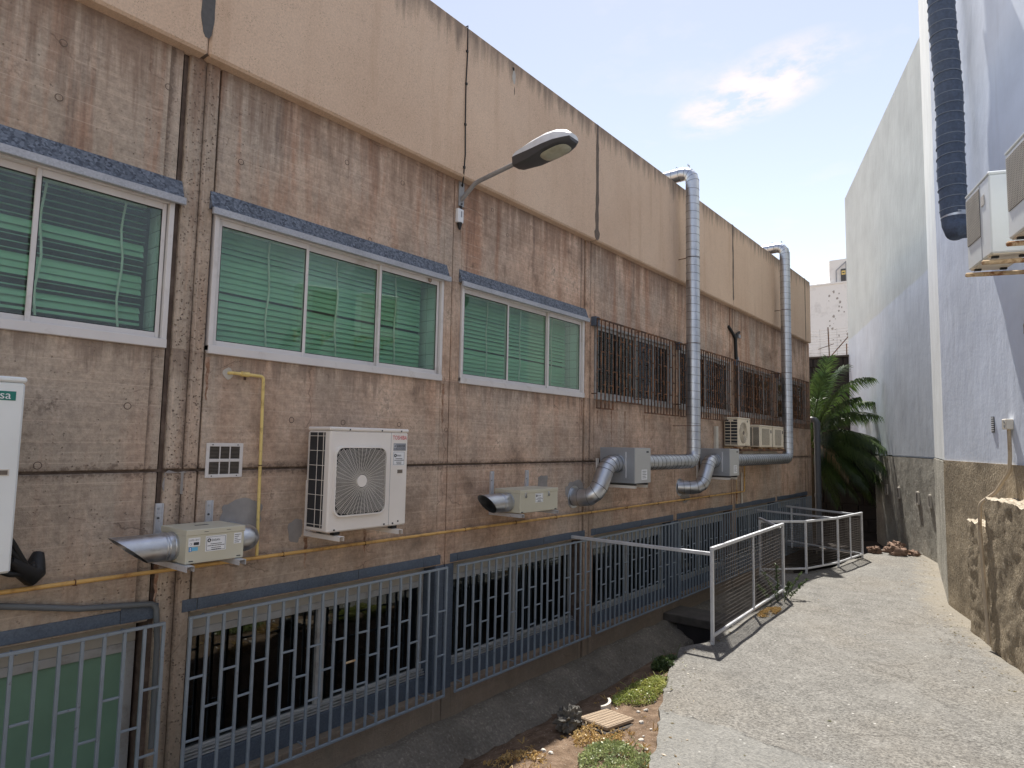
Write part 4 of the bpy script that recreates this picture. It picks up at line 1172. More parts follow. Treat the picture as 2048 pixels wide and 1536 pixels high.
# two outdoor units on rusty brackets
for k, (s0, s1, lab) in enumerate(((3.62, 4.36, 'left of the two grey-white outdoor units high on the painted wall'), (4.82, 5.62, 'right one of the two grey-white outdoor units, cut by the picture edge'))):
    wd = s1 - s0; c = NP + ND * ((s0 + s1) / 2) + NN * 0.24
    t = thing('outdoor_ac_unit', lab, 'air conditioner', (c.x, c.y, 4.62), ROT_N, 'outdoor units on the painted wall', local=True)
    d, h = 0.36, 0.86
    ac_body(t, wd, d, h, 'ac_blue')
    # local +x runs along ND or against it; the guard sits on the far half
    sgn = -1 if (Matrix.Rotation(ROT_N, 2) @ Vector((1, 0))).dot(ND) > 0 else 1
    gx = sgn * wd * 0.17
    MB().box(gx - wd * .28, gx + wd * .28, -d - 0.004, -d - 0.001, 0.26, h - 0.08).build('grille_back', 'guard_dark', t)
    gm = MB()
    for q in range(30): gm.box(gx - wd * .28, gx + wd * .28, -d - 0.008, -d - 0.0045, 0.265 + q * 0.0175, 0.273 + q * 0.0175)
    for q in range(13): gm.box(gx - wd * .28 + q * wd * .56 / 12.2, gx - wd * .28 + q * wd * .56 / 12.2 + 0.005, -d - 0.0105, -d - 0.0081, 0.262, h - 0.08)
    gm.build('guard_bars', 'box_grey', t, kind='stuff')
    MB().box(-sgn * wd * .24 - 0.05, -sgn * wd * .24 + 0.05, -d - 0.006, -d - 0.001, h - 0.30, h - 0.19, 0.003).build('badge', 'box_grey', t)
    MB().box(-sgn * wd * .12 - .002, -sgn * wd * .12 + .002, -d - 0.003, -d - 0.0005, 0.0, h - 0.04).build('seam', 'badge_grey', t)
    MB().box(-wd / 2 + .02, wd / 2 - .02, -d + .02, -.02, -0.012, -0.001).build('base_pan', 'ac_old', t)
    for fx in (-1, 1):
        for fy in (-d + 0.06, -0.06): MB().box(fx * wd * .36 - .02, fx * wd * .36 + .02, fy - .03, fy + .03, -0.032, -0.0125).build('foot', 'black', t)
    for q, fx in enumerate((-1, 1)):
        s_ = (s0 + s1) / 2 + (0.36 * wd) * fx
        p = onN(s_, 4.548, 0.0)
        br = thing('rusty_bracket', ['far', 'near'][q] + ' rusty steel bracket under the ' + ['left', 'right'][k] + ' unit on the painted wall', 'bracket', p, 0, 'rusty brackets on the painted wall')
        MB().bar(p + nn3 * 0.02, p + nn3 * 0.66, 0.045, 0.045, 0.012).build('arm', 'rust_bright', br)
        MB().bar(p + nn3 * 0.021 - up3 * 0.10, p + nn3 * 0.021 + up3 * 0.30, 0.04, 0.04, 0.006).build('upright', 'rust_bright', br)
        MB().disc(p + nn3 * 0.04 - up3 * 0.08, nn3, 0.012, 0.012, 8).build('bolt', 'rust', br)

# dark ribbed flue hanging down the wall
pt_top, pt_bot = onN(1.78, 9.4, 0.27), onN(2.02, 5.75, 0.27)
t = thing('ribbed_flue', 'dark blue-black ribbed flexible flue hanging on the painted wall', 'duct', (pt_bot.x, pt_bot.y, 5.3))
dn = (pt_bot - pt_top); N_ = 60
mb = MB(); pts = []; rad = []
for k in range(N_ + 1):
    u = k / N_; pts.append(pt_top + dn * u + nn3 * (0.015 * sin(u * 9)) + nd3 * (0.012 * sin(u * 6 + 1))); rad.append(0.165 + 0.004 * sin(u * 40))
mb.tube(pts, 0.165, 24, True, rad).build('tube', 'flex', t, smooth=60)
rb_ = MB()
for k in range(0, 24):
    u = (k + 0.4) / 24; c = pt_top + dn * u + nn3 * (0.015 * sin(u * 9)) + nd3 * (0.012 * sin(u * 6 + 1))
    ax_ = (dn.normalized() + nd3 * U(-.06, .06) + nn3 * U(-.05, .05))
    rb_.ring(c, ax_, 0.168, 0.0065, 28, 5)
rb_.build('rib', 'flex_band', t, smooth=60, kind='stuff')
e1_ = pt_bot; tip = pt_bot + nd3 * 0.16 - up3 * 0.20 + nn3 * -0.02
mb = MB(); mb.tube([e1_ + up3 * 0.002, e1_ - up3 * 0.10 + nd3 * 0.01, e1_ - up3 * 0.2 + nd3 * 0.07, tip - up3 * 0.02, tip - nn3 * 0.30 - up3 * 0.02], 0.165, 24, True, [0.168, 0.165, 0.155, 0.13, 0.11]).build('elbow', 'flex', t, smooth=40)
MB().tube([e1_ + up3 * 0.04, e1_ - up3 * 0.02], 0.174, 24).build('clamp_band', 'galv', t, smooth=60)
MB().tube([pt_top - dn.normalized() * 1.4, pt_top + dn.normalized() * 0.03], 0.15, 24).build('sleeve', 'galv', t, smooth=60)

# meter box with its conduit down the wall
p = onN(2.83, 2.86, 0.0)
t = thing('socket_box', 'small pale socket box at the top of the tan conduit', 'socket box', p)
MB().obox(p + nn3 * 0.041 + up3 * 0.06, (nd3, nn3, up3), (0.07, 0.04, 0.062), 0.008).build('case', 'box_grey', t)
for zz_ in (0.035, 0.085): MB().disc(p + nn3 * 0.081 + up3 * zz_ + nd3 * 0.02, nn3, 0.018, 0.004, 16).build('socket', 'badge_grey', t)
pts = [onN(2.84, 2.862, 0.035), onN(2.84, 2.55, 0.035), onN(2.84, 2.36, 0.05), onN(2.60, 2.10, 0.12), onN(2.52, 1.95, 0.27), onN(2.50, 1.6, 0.275), onN(2.56, 1.0, 0.272), onN(2.64, 0.30, 0.27)]
MB().tube(fillet(pts, 0.12, 5)[0], 0.021, 10).build('conduit', 'tan_pipe', label='tan conduit running down the roughcast wall from the socket box to the path', cat='conduit', smooth=50)

# ------------------------------------------------------------------ equipment on the long building
# big new outdoor unit: front at x=-4.80, y 3.55..4.46, z 1.79..2.70
t = thing('outdoor_ac_unit', 'big white outdoor unit with a large round fan guard on the concrete wall', 'air conditioner', (-5.118, 4.005, 1.79), pi / 2, None, local=True)
w_, d, h = 0.908, 0.318, 0.912
ac_body(t, w_, d, h, 'ac_white')
MB().box(-w_ / 2 - 0.003, -w_ / 2 - 0.0005, -d + 0.07, -0.03, 0.035, h - 0.05).build('coil', 'coil', t)
gm = MB()
for q in range(7): gm.box(-w_ / 2 - 0.012, -w_ / 2 - 0.008, -d + 0.06, -0.02, 0.06 + q * 0.128, 0.065 + q * 0.128)
for yy in (-d + 0.075, -0.16, -0.03): gm.box(-w_ / 2 - 0.016, -w_ / 2 - 0.0121, yy, yy + 0.005, 0.04, h - 0.05)
gm.build('coil_guard', 'guard', t, kind='stuff')
fxc, fzc, fh = -0.115, 0.435, 0.285
plate_xz(round_sq(fxc, fzc, fh, fh + 0.012, 0.075), -d - 0.003, -d - 0.0005).build('fan_opening', 'dark', t)
outer = round_sq(fxc, fzc, fh + 0.012, fh + 0.024, 0.085); inner = round_sq(fxc, fzc, fh - 0.004, fh + 0.008, 0.07)
mb = MB(); n = len(outer)
mb.add([(p[0], -d - 0.0006, p[1]) for p in outer] + [(p[0] * .99 + fxc * .01, -d - 0.026, p[1] * .99 + fzc * .01) for p in outer] + [(p[0], -d - 0.026, p[1]) for p in inner] + [(p[0], -d - 0.006, p[1]) for p in inner],
       [((i + 1) % n, i, n + i, n + (i + 1) % n) for i in range(n)] + [(n + (i + 1) % n, n + i, 2 * n + i, 2 * n + (i + 1) % n) for i in range(n)] + [(2 * n + (i + 1) % n, 2 * n + i, 3 * n + i, 3 * n + (i + 1) % n) for i in range(n)])
mb.build('guard_frame', 'ac_white', t, smooth=40)
gm = MB()
for k in range(30):
    R_ = 0.065 + k * 0.0115
    nseg = 64; seg = []
    for q in range(nseg):
        a_ = 2 * pi * (q + .5) / nseg; x_, z_ = R_ * cos(a_), R_ * sin(a_)
        if max(abs(x_), abs(z_) - 0.01) > fh - 0.004 and True: seg.append(None); continue
        seg.append((fxc + x_, -d - 0.022 - 0.006 * (1 - R_ / 0.4), fzc + z_))
    for q in range(nseg):
        a_, b_ = seg[q], seg[(q + 1) % nseg]
        if a_ and b_: gm.bar(a_, b_, 0.0030, 0.0030, up=(0, 1, 0))
for k in range(40):
    a_ = 2 * pi * k / 40
    x_, z_ = cos(a_), sin(a_); rr = min((fh - 0.002) / max(1e-6, abs(x_)), (fh + 0.008) / max(1e-6, abs(z_)), 0.39)
    a2 = a_ + 0.25
    gm.bar((fxc + .06 * cos(a2), -d - 0.026, fzc + .06 * sin(a2)), (fxc + rr * x_, -d - 0.021, fzc + rr * z_), 0.0026, up=(0, 1, 0))
gm.build('fan_guard', 'guard', t, kind='stuff')
MB().disc((fxc, -d - 0.030, fzc), (0, 1, 0), 0.055, 0.014, 28).build('hub', 'ac_white', t, smooth=40)
bl = MB()
for k in range(3):
    a_ = 2 * pi * k / 3; 
    vs = []
    for q in range(7):
        aa = a_ + 0.95 * q / 6
        for rr in (0.05, 0.27): vs.append((fxc + rr * cos(aa), -d - 0.004 - 0.012 * q / 6, fzc + rr * sin(aa)))
    bl.add(vs, [(2 * q, 2 * q + 1, 2 * q + 3, 2 * q + 2) for q in range(6)])
bl.build('fan_blades', 'coil', t)
MB().box(0.235, 0.238, -d - 0.0015, -d - 0.0003, 0.01, h - 0.035).build('panel_seam', 'badge_grey', t)
for (px_, pz_) in ((-0.38, 0.02), (0.18, 0.025), (0.285, 0.025), (0.35, 0.04), (-0.25, h - 0.022), (0.12, h - 0.022), (0.36, h - 0.022)):
    MB().disc((px_, -d - 0.0075, pz_), (0, 1, 0), 0.008, 0.006, 10).build('screw', 'ink', t)
text('lettering', 'TOSHIBA', (0.256, -d - 0.002, 0.81), (1, 0, 0), (0, 0, 1), 0.178, 'red', t, 0.038)
MB().box(0.268, 0.425, -d - 0.003, -d - 0.0003, 0.705, 0.775, 0.001).build('badge', 'badge_grey', t)
text('lettering', 'INVERTER', (0.293, -d - 0.0045, 0.738), (1, 0, 0), (0, 0, 1), 0.12, 'ink', t, 0.020)
text('lettering', 'MULTI SYSTEM', (0.295, -d - 0.0045, 0.716), (1, 0, 0), (0, 0, 1), 0.118, 'ink', t, 0.010)
MB().ring((0.285, -d - 0.004, 0.748), (0, 1, 0), 0.016, 0.0015, 20, 4).build('emblem', 'sticker', t)
def sticker(t, x0, x1, z0, z1, y, name='company_sticker', big=True):
    W_, H_ = x1 - x0, z1 - z0
    s_ = MB().box(x0, x1, y - 0.002, y - 0.0003, z0, z1).build(name, 'sticker', t)
    e = MB(); k = W_ * 0.012; mgn = W_ * 0.045
    for b_ in ((x0 + mgn, x1 - mgn, z0 + mgn, z0 + mgn + k), (x0 + mgn, x1 - mgn, z1 - mgn - k, z1 - mgn), (x0 + mgn, x0 + mgn + k, z0 + mgn + k, z1 - mgn - k), (x1 - mgn - k, x1 - mgn, z0 + mgn + k, z1 - mgn - k)):
        e.box(b_[0], b_[1], y - 0.0032, y - 0.0021, b_[2], b_[3])
    e.build('border', 'ink', s_)
    MB().ring((x0 + W_ * 0.19, y - 0.0034, z1 - H_ * 0.30), (0, 1, 0), H_ * 0.085, H_ * 0.032, 24, 4).build('emblem', 'ink', s_)
    text('lettering', 'EAISAN', (x0 + W_ * 0.32, y - 0.0036, z1 - H_ * 0.37), (1, 0, 0), (0, 0, 1), W_ * 0.36, 'ink', s_, H_ * 0.13)
    ln_ = MB()
    for q, (a_, b_) in enumerate(((0.22, 0.80), (0.12, 0.92), (0.30, 0.74), (0.32, 0.72))):
        zz_ = z1 - H_ * (0.52 + 0.115 * q + (0.02 if q > 1 else 0)); xx = x0 + W_ * a_
        while xx < x0 + W_ * b_:
            ww = W_ * U(0.03, 0.10); ln_.box(xx, min(xx + ww, x0 + W_ * b_), y - 0.0031, y - 0.0021, zz_ - H_ * 0.022, zz_ + H_ * 0.022); xx += ww + W_ * 0.018
    ln_.build('fine_print', 'ink', s_, kind='stuff')
sticker(t, 0.266, 0.412, 0.565, 0.70, -d)
MB().box(0.318, 0.395, -d - 0.003, -d - 0.0003, 0.487, 0.535, 0.002).build('handle_rim', 'ac_white', t)
MB().box(0.324, 0.388, -d - 0.0045, -d - 0.0031, 0.492, 0.525).build('handle', 'guard_dark', t)
MB().box(0.33, 0.40, -d - 0.002, -d - 0.0003, 0.012, 0.058).build('service_hatch', 'ac_white', t)
for sx_ in (-1, 1):
    for yy in (-d + 0.05, -0.07): MB().box(sx_ * 0.33 - 0.03, sx_ * 0.33 + 0.03, yy - 0.03, yy + 0.03, -0.028, -0.001).build('rubber_foot', 'black', t)
for y_, nm in ((3.66, 'left'), (4.335, 'right')):
    strut_bracket('wall_bracket', 'white-grey ' + nm + ' bracket under the big fan-fronted white unit', 'brackets under the big white unit', WX, y_, 1.718, 0.52, 0.50, 'ac_white', wdt=0.05)

# tall unit at the left picture edge
t = thing('outdoor_ac_unit', 'white outdoor unit with a green badge cut by the left picture edge', 'air conditioner', (-5.115, 0.905, 1.78), pi / 2, None, local=True)
w_, d, h = 0.80, 0.365, 1.15
ac_body(t, w_, d, h, 'ac_blue')
MB().box(0.08, 0.355, -d - 0.003, -d - 0.0004, 1.008, 1.062, 0.001).build('badge', 'badge_green', t)
text('lettering', 'casa', (0.215, -d - 0.0045, 1.016), (1, 0, 0), (0, 0, 1), 0.115, 'sticker', t, 0.032)
MB().box(0.27, 0.352, -d - 0.003, -d - 0.0004, 0.565, 0.605, 0.002).build('handle_rim', 'box_grey', t)
MB().box(0.272, 0.344, -d - 0.0045, -d - 0.0031, 0.572, 0.598).build('handle', 'guard_dark', t)
fg = plate_xz(round_sq(-0.10, 0.55, 0.27, 0.42, 0.06), -d - 0.004, -d - 0.0005); fg.build('fan_opening', 'dark', t)
fan_guard(t, -0.10, 0.70, 0.25, -d - 0.012, 'guard', 14, 24); fan_guard(t, -0.10, 0.35, 0.2, -d - 0.014, 'guard', 10, 24)
MB().box(-0.3, -0.24, -d + .04, -.04, -0.03, -0.001).build('foot', 'black', t); MB().box(0.24, 0.3, -d + .04, -.04, -0.03, -0.001).build('foot', 'black', t)
for y_, nm in ((0.62, 'farther'), (1.16, 'nearer')):
    strut_bracket('wall_bracket', ('first' if nm == 'farther' else 'second') + ' bracket under the unit at the left picture edge', 'brackets under the leftmost unit', WX, y_, 1.71, 0.5, 0.45, 'ac_white')
t = thing('hose_bundle', 'black hose bundle looping from the leftmost unit into the wall', 'hoses', (-5.2, 1.5, 1.62))
for k, (a_, b_, r_) in enumerate((((-5.02, 1.30, 2.02), 0.0, 0.02), ((-4.98, 1.28, 1.96), 0.03, 0.016), ((-5.0, 1.26, 1.88), 0.06, 0.022), ((-5.04, 1.25, 1.80), 0.09, 0.018))):
    pts = [a_, (-5.06, 1.38, a_[2] - 0.10 + b_ * .2), (-5.12, 1.49, 1.72 - b_ * 0.5 + 0.02), (-5.16, 1.545, 1.68 + 0.02 * k), (-5.22, 1.55, 1.75), (-5.262, 1.58, 1.80)]
    MB().tube(fillet(pts, 0.12, 5)[0], r_, 10).build('hose', 'black', t, smooth=60)
mb = MB(); pts = [(-5.06, 1.38, 1.80), (-5.12, 1.46, 1.73), (-5.17, 1.53, 1.67), (-5.20, 1.565, 1.69), (-5.23, 1.575, 1.75), (-5.258, 1.59, 1.80)]
mb.tube(pts, 0.05, 14, True, [0.028, 0.05, 0.062, 0.06, 0.05, 0.035]).build('tape_wrap', 'black', t, smooth=60)

# louvred vent beside it
t = thing('wall_vent', 'square pale metal vent with six dark louvred cells on the concrete wall', 'vent', (WX, 2.84, 2.27))
f = MB(); y0, y1, z0, z1 = 2.685, 3.0, 2.265, 2.545; X = WX + 0.014
f.box(WX + .001, X, y0, y0 + .028, z0, z1, .003); f.box(WX + .001, X, y1 - .028, y1, z0, z1, .003)
for za, zb in ((z0, z0 + .028), (z1 - .028, z1), ((z0 + z1) / 2 - .012, (z0 + z1) / 2 + .012)): f.box(WX + .001, X - .0005, y0 + .028, y1 - .028, za, zb, .002)
for k in (1, 2): f.box(WX + .001, X - .001, y0 + .028 + .0863 * k - .004, y0 + .028 + .0863 * k + .004, z0 + .028, z1 - .028)
f.build('frame', 'alu', t)
boxp('backing', 'dark', t, WX + .0005, WX + .003, y0 + .02, y1 - .02, z0 + .02, z1 - .02)
lm = MB().obox((0, 0, 0), ((.8, 0, -.6), (0, 1, 0), (.6, 0, .8)), (0.005, 0.128, 0.0008)).mesh('louvre', 'guard_dark')
for k in range(9):
    for zz_ in (z0 + .034, (z0 + z1) / 2 + .018): link_mesh('louvre', lm, t, (WX + .007, (y0 + y1) / 2, zz_ + k * .0112))
for yy in (y0 + .05, y1 - .05):
    for zz_ in (z0 + .014, z1 - .014): MB().disc((X, yy, zz_), (1, 0, 0), .005, .003, 8).build('screw', 'ink', t)

# gas pipes
t = thing('gas_pipe', 'long ochre gas pipe running level along the whole concrete wall', 'pipe', (WX + 0.05, 8, 1.59))
PX = WX + 0.05
MB().tube(fillet([(PX, -1.5, 1.585), (PX, 15.07, 1.59), (PX, 15.09, 2.55)], 0.05, 5)[0], 0.0155, 10).build('tube', 'yellow', t, smooth=60)
for y in (1.80, 3.4, 4.30, 5.75, 6.7, 7.6, 8.5, 9.6, 10.7, 11.8, 13.0, 14.2):
    c_ = MB(); c_.box(WX + .0005, PX + .017, y - .010, y + .010, 1.566, 1.572); c_.ring((PX, y, 1.588), (0, 1, 0), .0175, .004, 16, 4); c_.build('clip', 'rust', t)
for k in range(3): MB().ring((PX, 15.085, 1.95 + k * .25), (0, 0, 1), .018, .004, 14, 4).build('clip', 'rust', t)
t = thing('gas_riser', 'pale yellow gas pipe dropping from a hole beside the wall vent', 'pipe', (PX, 3.14, 1.6))
MB().tube(fillet([(WX - .03, 2.84, 3.125), (PX - .01, 2.84, 3.125), (PX - .01, 3.135, 3.12), (PX + .002, 3.15, 1.606)], 0.03, 5)[0], 0.0135, 10).build('tube', 'yellow2', t, smooth=60)
MB().tube([(PX - .01, 2.93, 3.124), (PX - .01, 3.0, 3.123)], 0.022, 10).build('valve', 'yellow2', t, smooth=40)
MB().bar((PX - .01, 2.965, 3.10), (PX - .01, 2.965, 3.075), .016).build('valve_stem', 'rust', t)
mb = MB()
for k in range(12):
    a_ = 2 * pi * k / 12; mb.v.append((WX + .003, 2.835 + .045 * cos(a_) * U(.8, 1.2), 3.12 + .045 * sin(a_) * U(.8, 1.2)))
mb.f.append(tuple(range(12))); mb.build('plaster_patch', 'limb', t)
MB().ring((PX - .003, 3.142, 2.36), (0, 0, 1), .0165, .004, 14, 4).build('clip', 'rust', t)
# grey conduit bottom left
MB().tube(fillet([(WX + .04, -1.4, 1.66), (WX + .04, 1.38, 1.50), (WX + .035, 1.85, 1.40), (WX + .03, 2.36, 1.345), (WX + .03, 2.385, 1.05), (WX + .03, 2.39, 0.3)], 0.06, 6)[0], 0.021, 10).build('grey_conduit', 'conduit_grey', label='sagging dark grey conduit above the leftmost grille', cat='conduit', smooth=60)

# beige fan boxes -------------------------------------------------
def spigot(t, c, r, y_in, y_top, y_bot, mat='galv'):
    """round stub along -Y from y_in, end cut on the slant: top lip at y_top, bottom lip at y_bot"""
    mb = MB(); n = 36; rows = []
    def end(z, rr): return y_bot + (y_top - y_bot) * (z + r) / (2 * r)
    vs = []
    for (kind, rr) in (('in', r), ('out', r), ('out', r - .002), ('in', r - .002)):
        for k in range(n):
            a_ = 2 * pi * k / n; x_, z_ = rr * cos(a_), rr * sin(a_)
            vs.append((c[0] + x_, y_in if kind == 'in' else end(z_, rr), c[1] + z_))
    fs = []
    for b_ in range(3):
        for k in range(n):
            q = (k + 1) % n; fs.append((b_ * n + k, b_ * n + q, (b_ + 1) * n + q, (b_ + 1) * n + k))
    o = mb.add(vs, fs).build('inlet_spigot', mat, t, smooth=50)
    MB().disc((c[0], y_in - 0.004, c[1]), (0, 1, 0), r - .0025, 0.003, n).build('dark_throat', 'dark', o)
    return o
def ringy(t, c, ax, r, name='collar', mat='galv', th=.004):
    return MB().ring(c, ax, r, th, 36, 5).build(name, mat, t, smooth=60)
t = thing('fan_box', 'beige duct fan box with stickers and a slanted round mouth, lower left', 'fan box', (-4.95, 2.55, 1.69))
bx = (-5.15, -4.765, 2.335, 2.775)
MB().box(bx[0], bx[1], bx[2], bx[3], 1.69, 1.908, .004).build('case', 'fanbox', t)
MB().box(bx[0] - .004, bx[1] + .005, bx[2] - .005, bx[3] + .005, 1.888, 1.93, .004).build('lid', 'fanbox', t)
sp = spigot(t, (-4.955, 1.80), 0.100, bx[2], 1.90, 2.16)
for yy in (2.315, 2.275, 2.255): ringy(t, (-4.955, yy, 1.80), (0, 1, 0), 0.101)
pts, mk = fillet([(-4.955, 2.776, 1.80), (-4.955, 2.93, 1.80), (-5.262, 2.93, 1.80)], 0.115, 8)
MB().tube(pts, 0.102, 32).build('outlet_elbow', 'galv', t, smooth=60)
for yy in (2.79, 2.825): ringy(t, (-4.955, yy, 1.80), (0, 1, 0), 0.103)
X = bx[1]
def stick_x(t, y0, y1, z0, z1, X, sub=True):
    """company sticker on a face that looks along +X, built in world space"""
    W_, H_ = y1 - y0, z1 - z0
    s_ = MB().box(X + .0003, X + .002, y0, y1, z0, z1).build('company_sticker', 'sticker', t)
    e = MB(); k = W_ * .012; g_ = W_ * .045
    for b_ in ((y0 + g_, y1 - g_, z0 + g_, z0 + g_ + k), (y0 + g_, y1 - g_, z1 - g_ - k, z1 - g_), (y0 + g_, y0 + g_ + k, z0 + g_ + k, z1 - g_ - k), (y1 - g_ - k, y1 - g_, z0 + g_ + k, z1 - g_ - k)):
        e.box(X + .0021, X + .0031, *b_)
    e.build('border', 'ink', s_)
    MB().ring((X + .003, y0 + W_ * .17, z1 - H_ * .28), (1, 0, 0), H_ * .09, H_ * .034, 24, 4).build('emblem', 'ink', s_)
    text('lettering', 'EAISAN', (X + .0034, y0 + W_ * .30, z1 - H_ * .36), (0, 1, 0), (0, 0, 1), W_ * .38, 'ink', s_, H_ * .15)
    ln_ = MB()
    for q, (a_, b_) in enumerate(((.24, .78), (.10, .92), (.28, .74), (.30, .74))):
        zz_ = z1 - H_ * (.53 + .115 * q + (.02 if q > 1 else 0)); yy = y0 + W_ * a_
        while yy < y0 + W_ * b_:
            ww = W_ * U(.025, .09); ln_.box(X + .0021, X + .003, yy, min(yy + ww, y0 + W_ * b_), zz_ - H_ * .022, zz_ + H_ * .022); yy += ww + W_ * .016
    ln_.build('fine_print', 'ink', s_, kind='stuff')
stick_x(t, 2.475, 2.632, 1.765, 1.875, X)
s_ = MB().box(X + .0003, X + .002, 2.35, 2.435, 1.812, 1.872).build('rating_sticker', 'sticker', t)
text('lettering', 'SUPER VENT', (X + .0024, 2.356, 1.850), (0, 1, 0), (0, 0, 1), .074, 'ink', s_, .012)
text('lettering', 'CE', (X + .0024, 2.360, 1.822), (0, 1, 0), (0, 0, 1), .018, 'ink', s_, .014)
MB().box(X + .0021, X + .003, 2.388, 2.426, 1.820, 1.840).build('print_block', 'ink', s_)
s_ = MB().box(X + .0003, X + .002, 2.356, 2.376, 1.776, 1.808).build('blue_sticker', 'blue_sticker', t)
MB().disc((X + .0021, 2.366, 1.797), (1, 0, 0), .005, .001, 12).build('print_dot', 'sticker', s_)
MB().disc((X + .0021, 2.366, 1.785), (1, 0, 0), .005, .001, 12).build('print_dot', 'sticker', s_)
MB().box(X + .0003, X + .002, 2.378, 2.42, 1.780, 1.806).build('cyan_sticker', 'cyan_sticker', t)
s_ = MB().box(X + .0003, X + .002, 2.692, 2.752, 1.80, 1.878).build('rating_sticker', 'sticker', t)
ln_ = MB()
for k in range(5): ln_.box(X + .0021, X + .003, 2.698, 2.745 - .012 * (k % 3), 1.868 - k * .014 - .004, 1.868 - k * .014)
ln_.build('fine_print', 'ink', s_, kind='stuff')
for (ya, za) in ((2.36, 1.705), (2.72, 1.705)): MB().box(X + .0003, X + .0025, ya, ya + .03, za, za + .006).build('slot', 'ink', t)
for ya in (2.46, 2.63): MB().box(X + .0053, X + .0065, ya, ya + .032, 1.908, 1.911).build('slot', 'ink', t)
MB().box(-5.0, -4.97, 2.50, 2.60, 1.9303, 1.9312).build('top_print', 'ink', t)
for y_, nm in ((2.345, 'left'), (2.735, 'right')):
    strut_bracket('wall_bracket', nm + ' bare metal bracket of the beige fan box at the lower left', 'brackets of the beige fan boxes', WX, y_, 1.645, 0.55, 0.44, 'fence', wdt=0.055)

t = thing('fan_box', 'beige duct fan box with two catches and a slanted mouth, above the gas pipe', 'fan box', (-4.95, 6.6, 1.76))
bx = (-5.17, -4.78, 6.24, 7.02)
MB().box(bx[0], bx[1], bx[2], bx[3], 1.765, 2.012, .005).build('case', 'fanbox', t)
MB().box(bx[0] - .004, bx[1] + .005, bx[2] - .005, bx[3] + .005, 1.992, 2.036, .005).build('lid', 'fanbox', t)
spigot(t, (-4.97, 1.885), 0.110, bx[2], 5.76, 5.98)
for yy in (6.22, 6.10, 6.08): ringy(t, (-4.97, yy, 1.885), (0, 1, 0), 0.111)
stick_x(t, 6.54, 6.70, 1.875, 1.985, bx[1])
for ya in (6.33, 6.80):
    c_ = MB().box(bx[1] + .0003, bx[1] + .010, ya, ya + .03, 1.945, 2.0, .002).build('catch', 'galv', t)
    MB().ring((bx[1] + .012, ya + .015, 1.955), (1, 0, 0), .012, .003, 12, 4).build('catch_loop', 'galv_seam', c_)
for ya in (6.26, 6.95): MB().box(bx[1] + .0003, bx[1] + .003, ya, ya + .04, 1.77, 1.78).build('slot', 'ink', t)
for y_, nm in ((6.26, 'left'), (6.97, 'right')):
    strut_bracket('wall_bracket', nm + ' pale bracket of the beige fan box with two catches', 'brackets of the beige fan boxes', WX, y_, 1.716, 0.50, 0.52, 'fence', wdt=0.055)

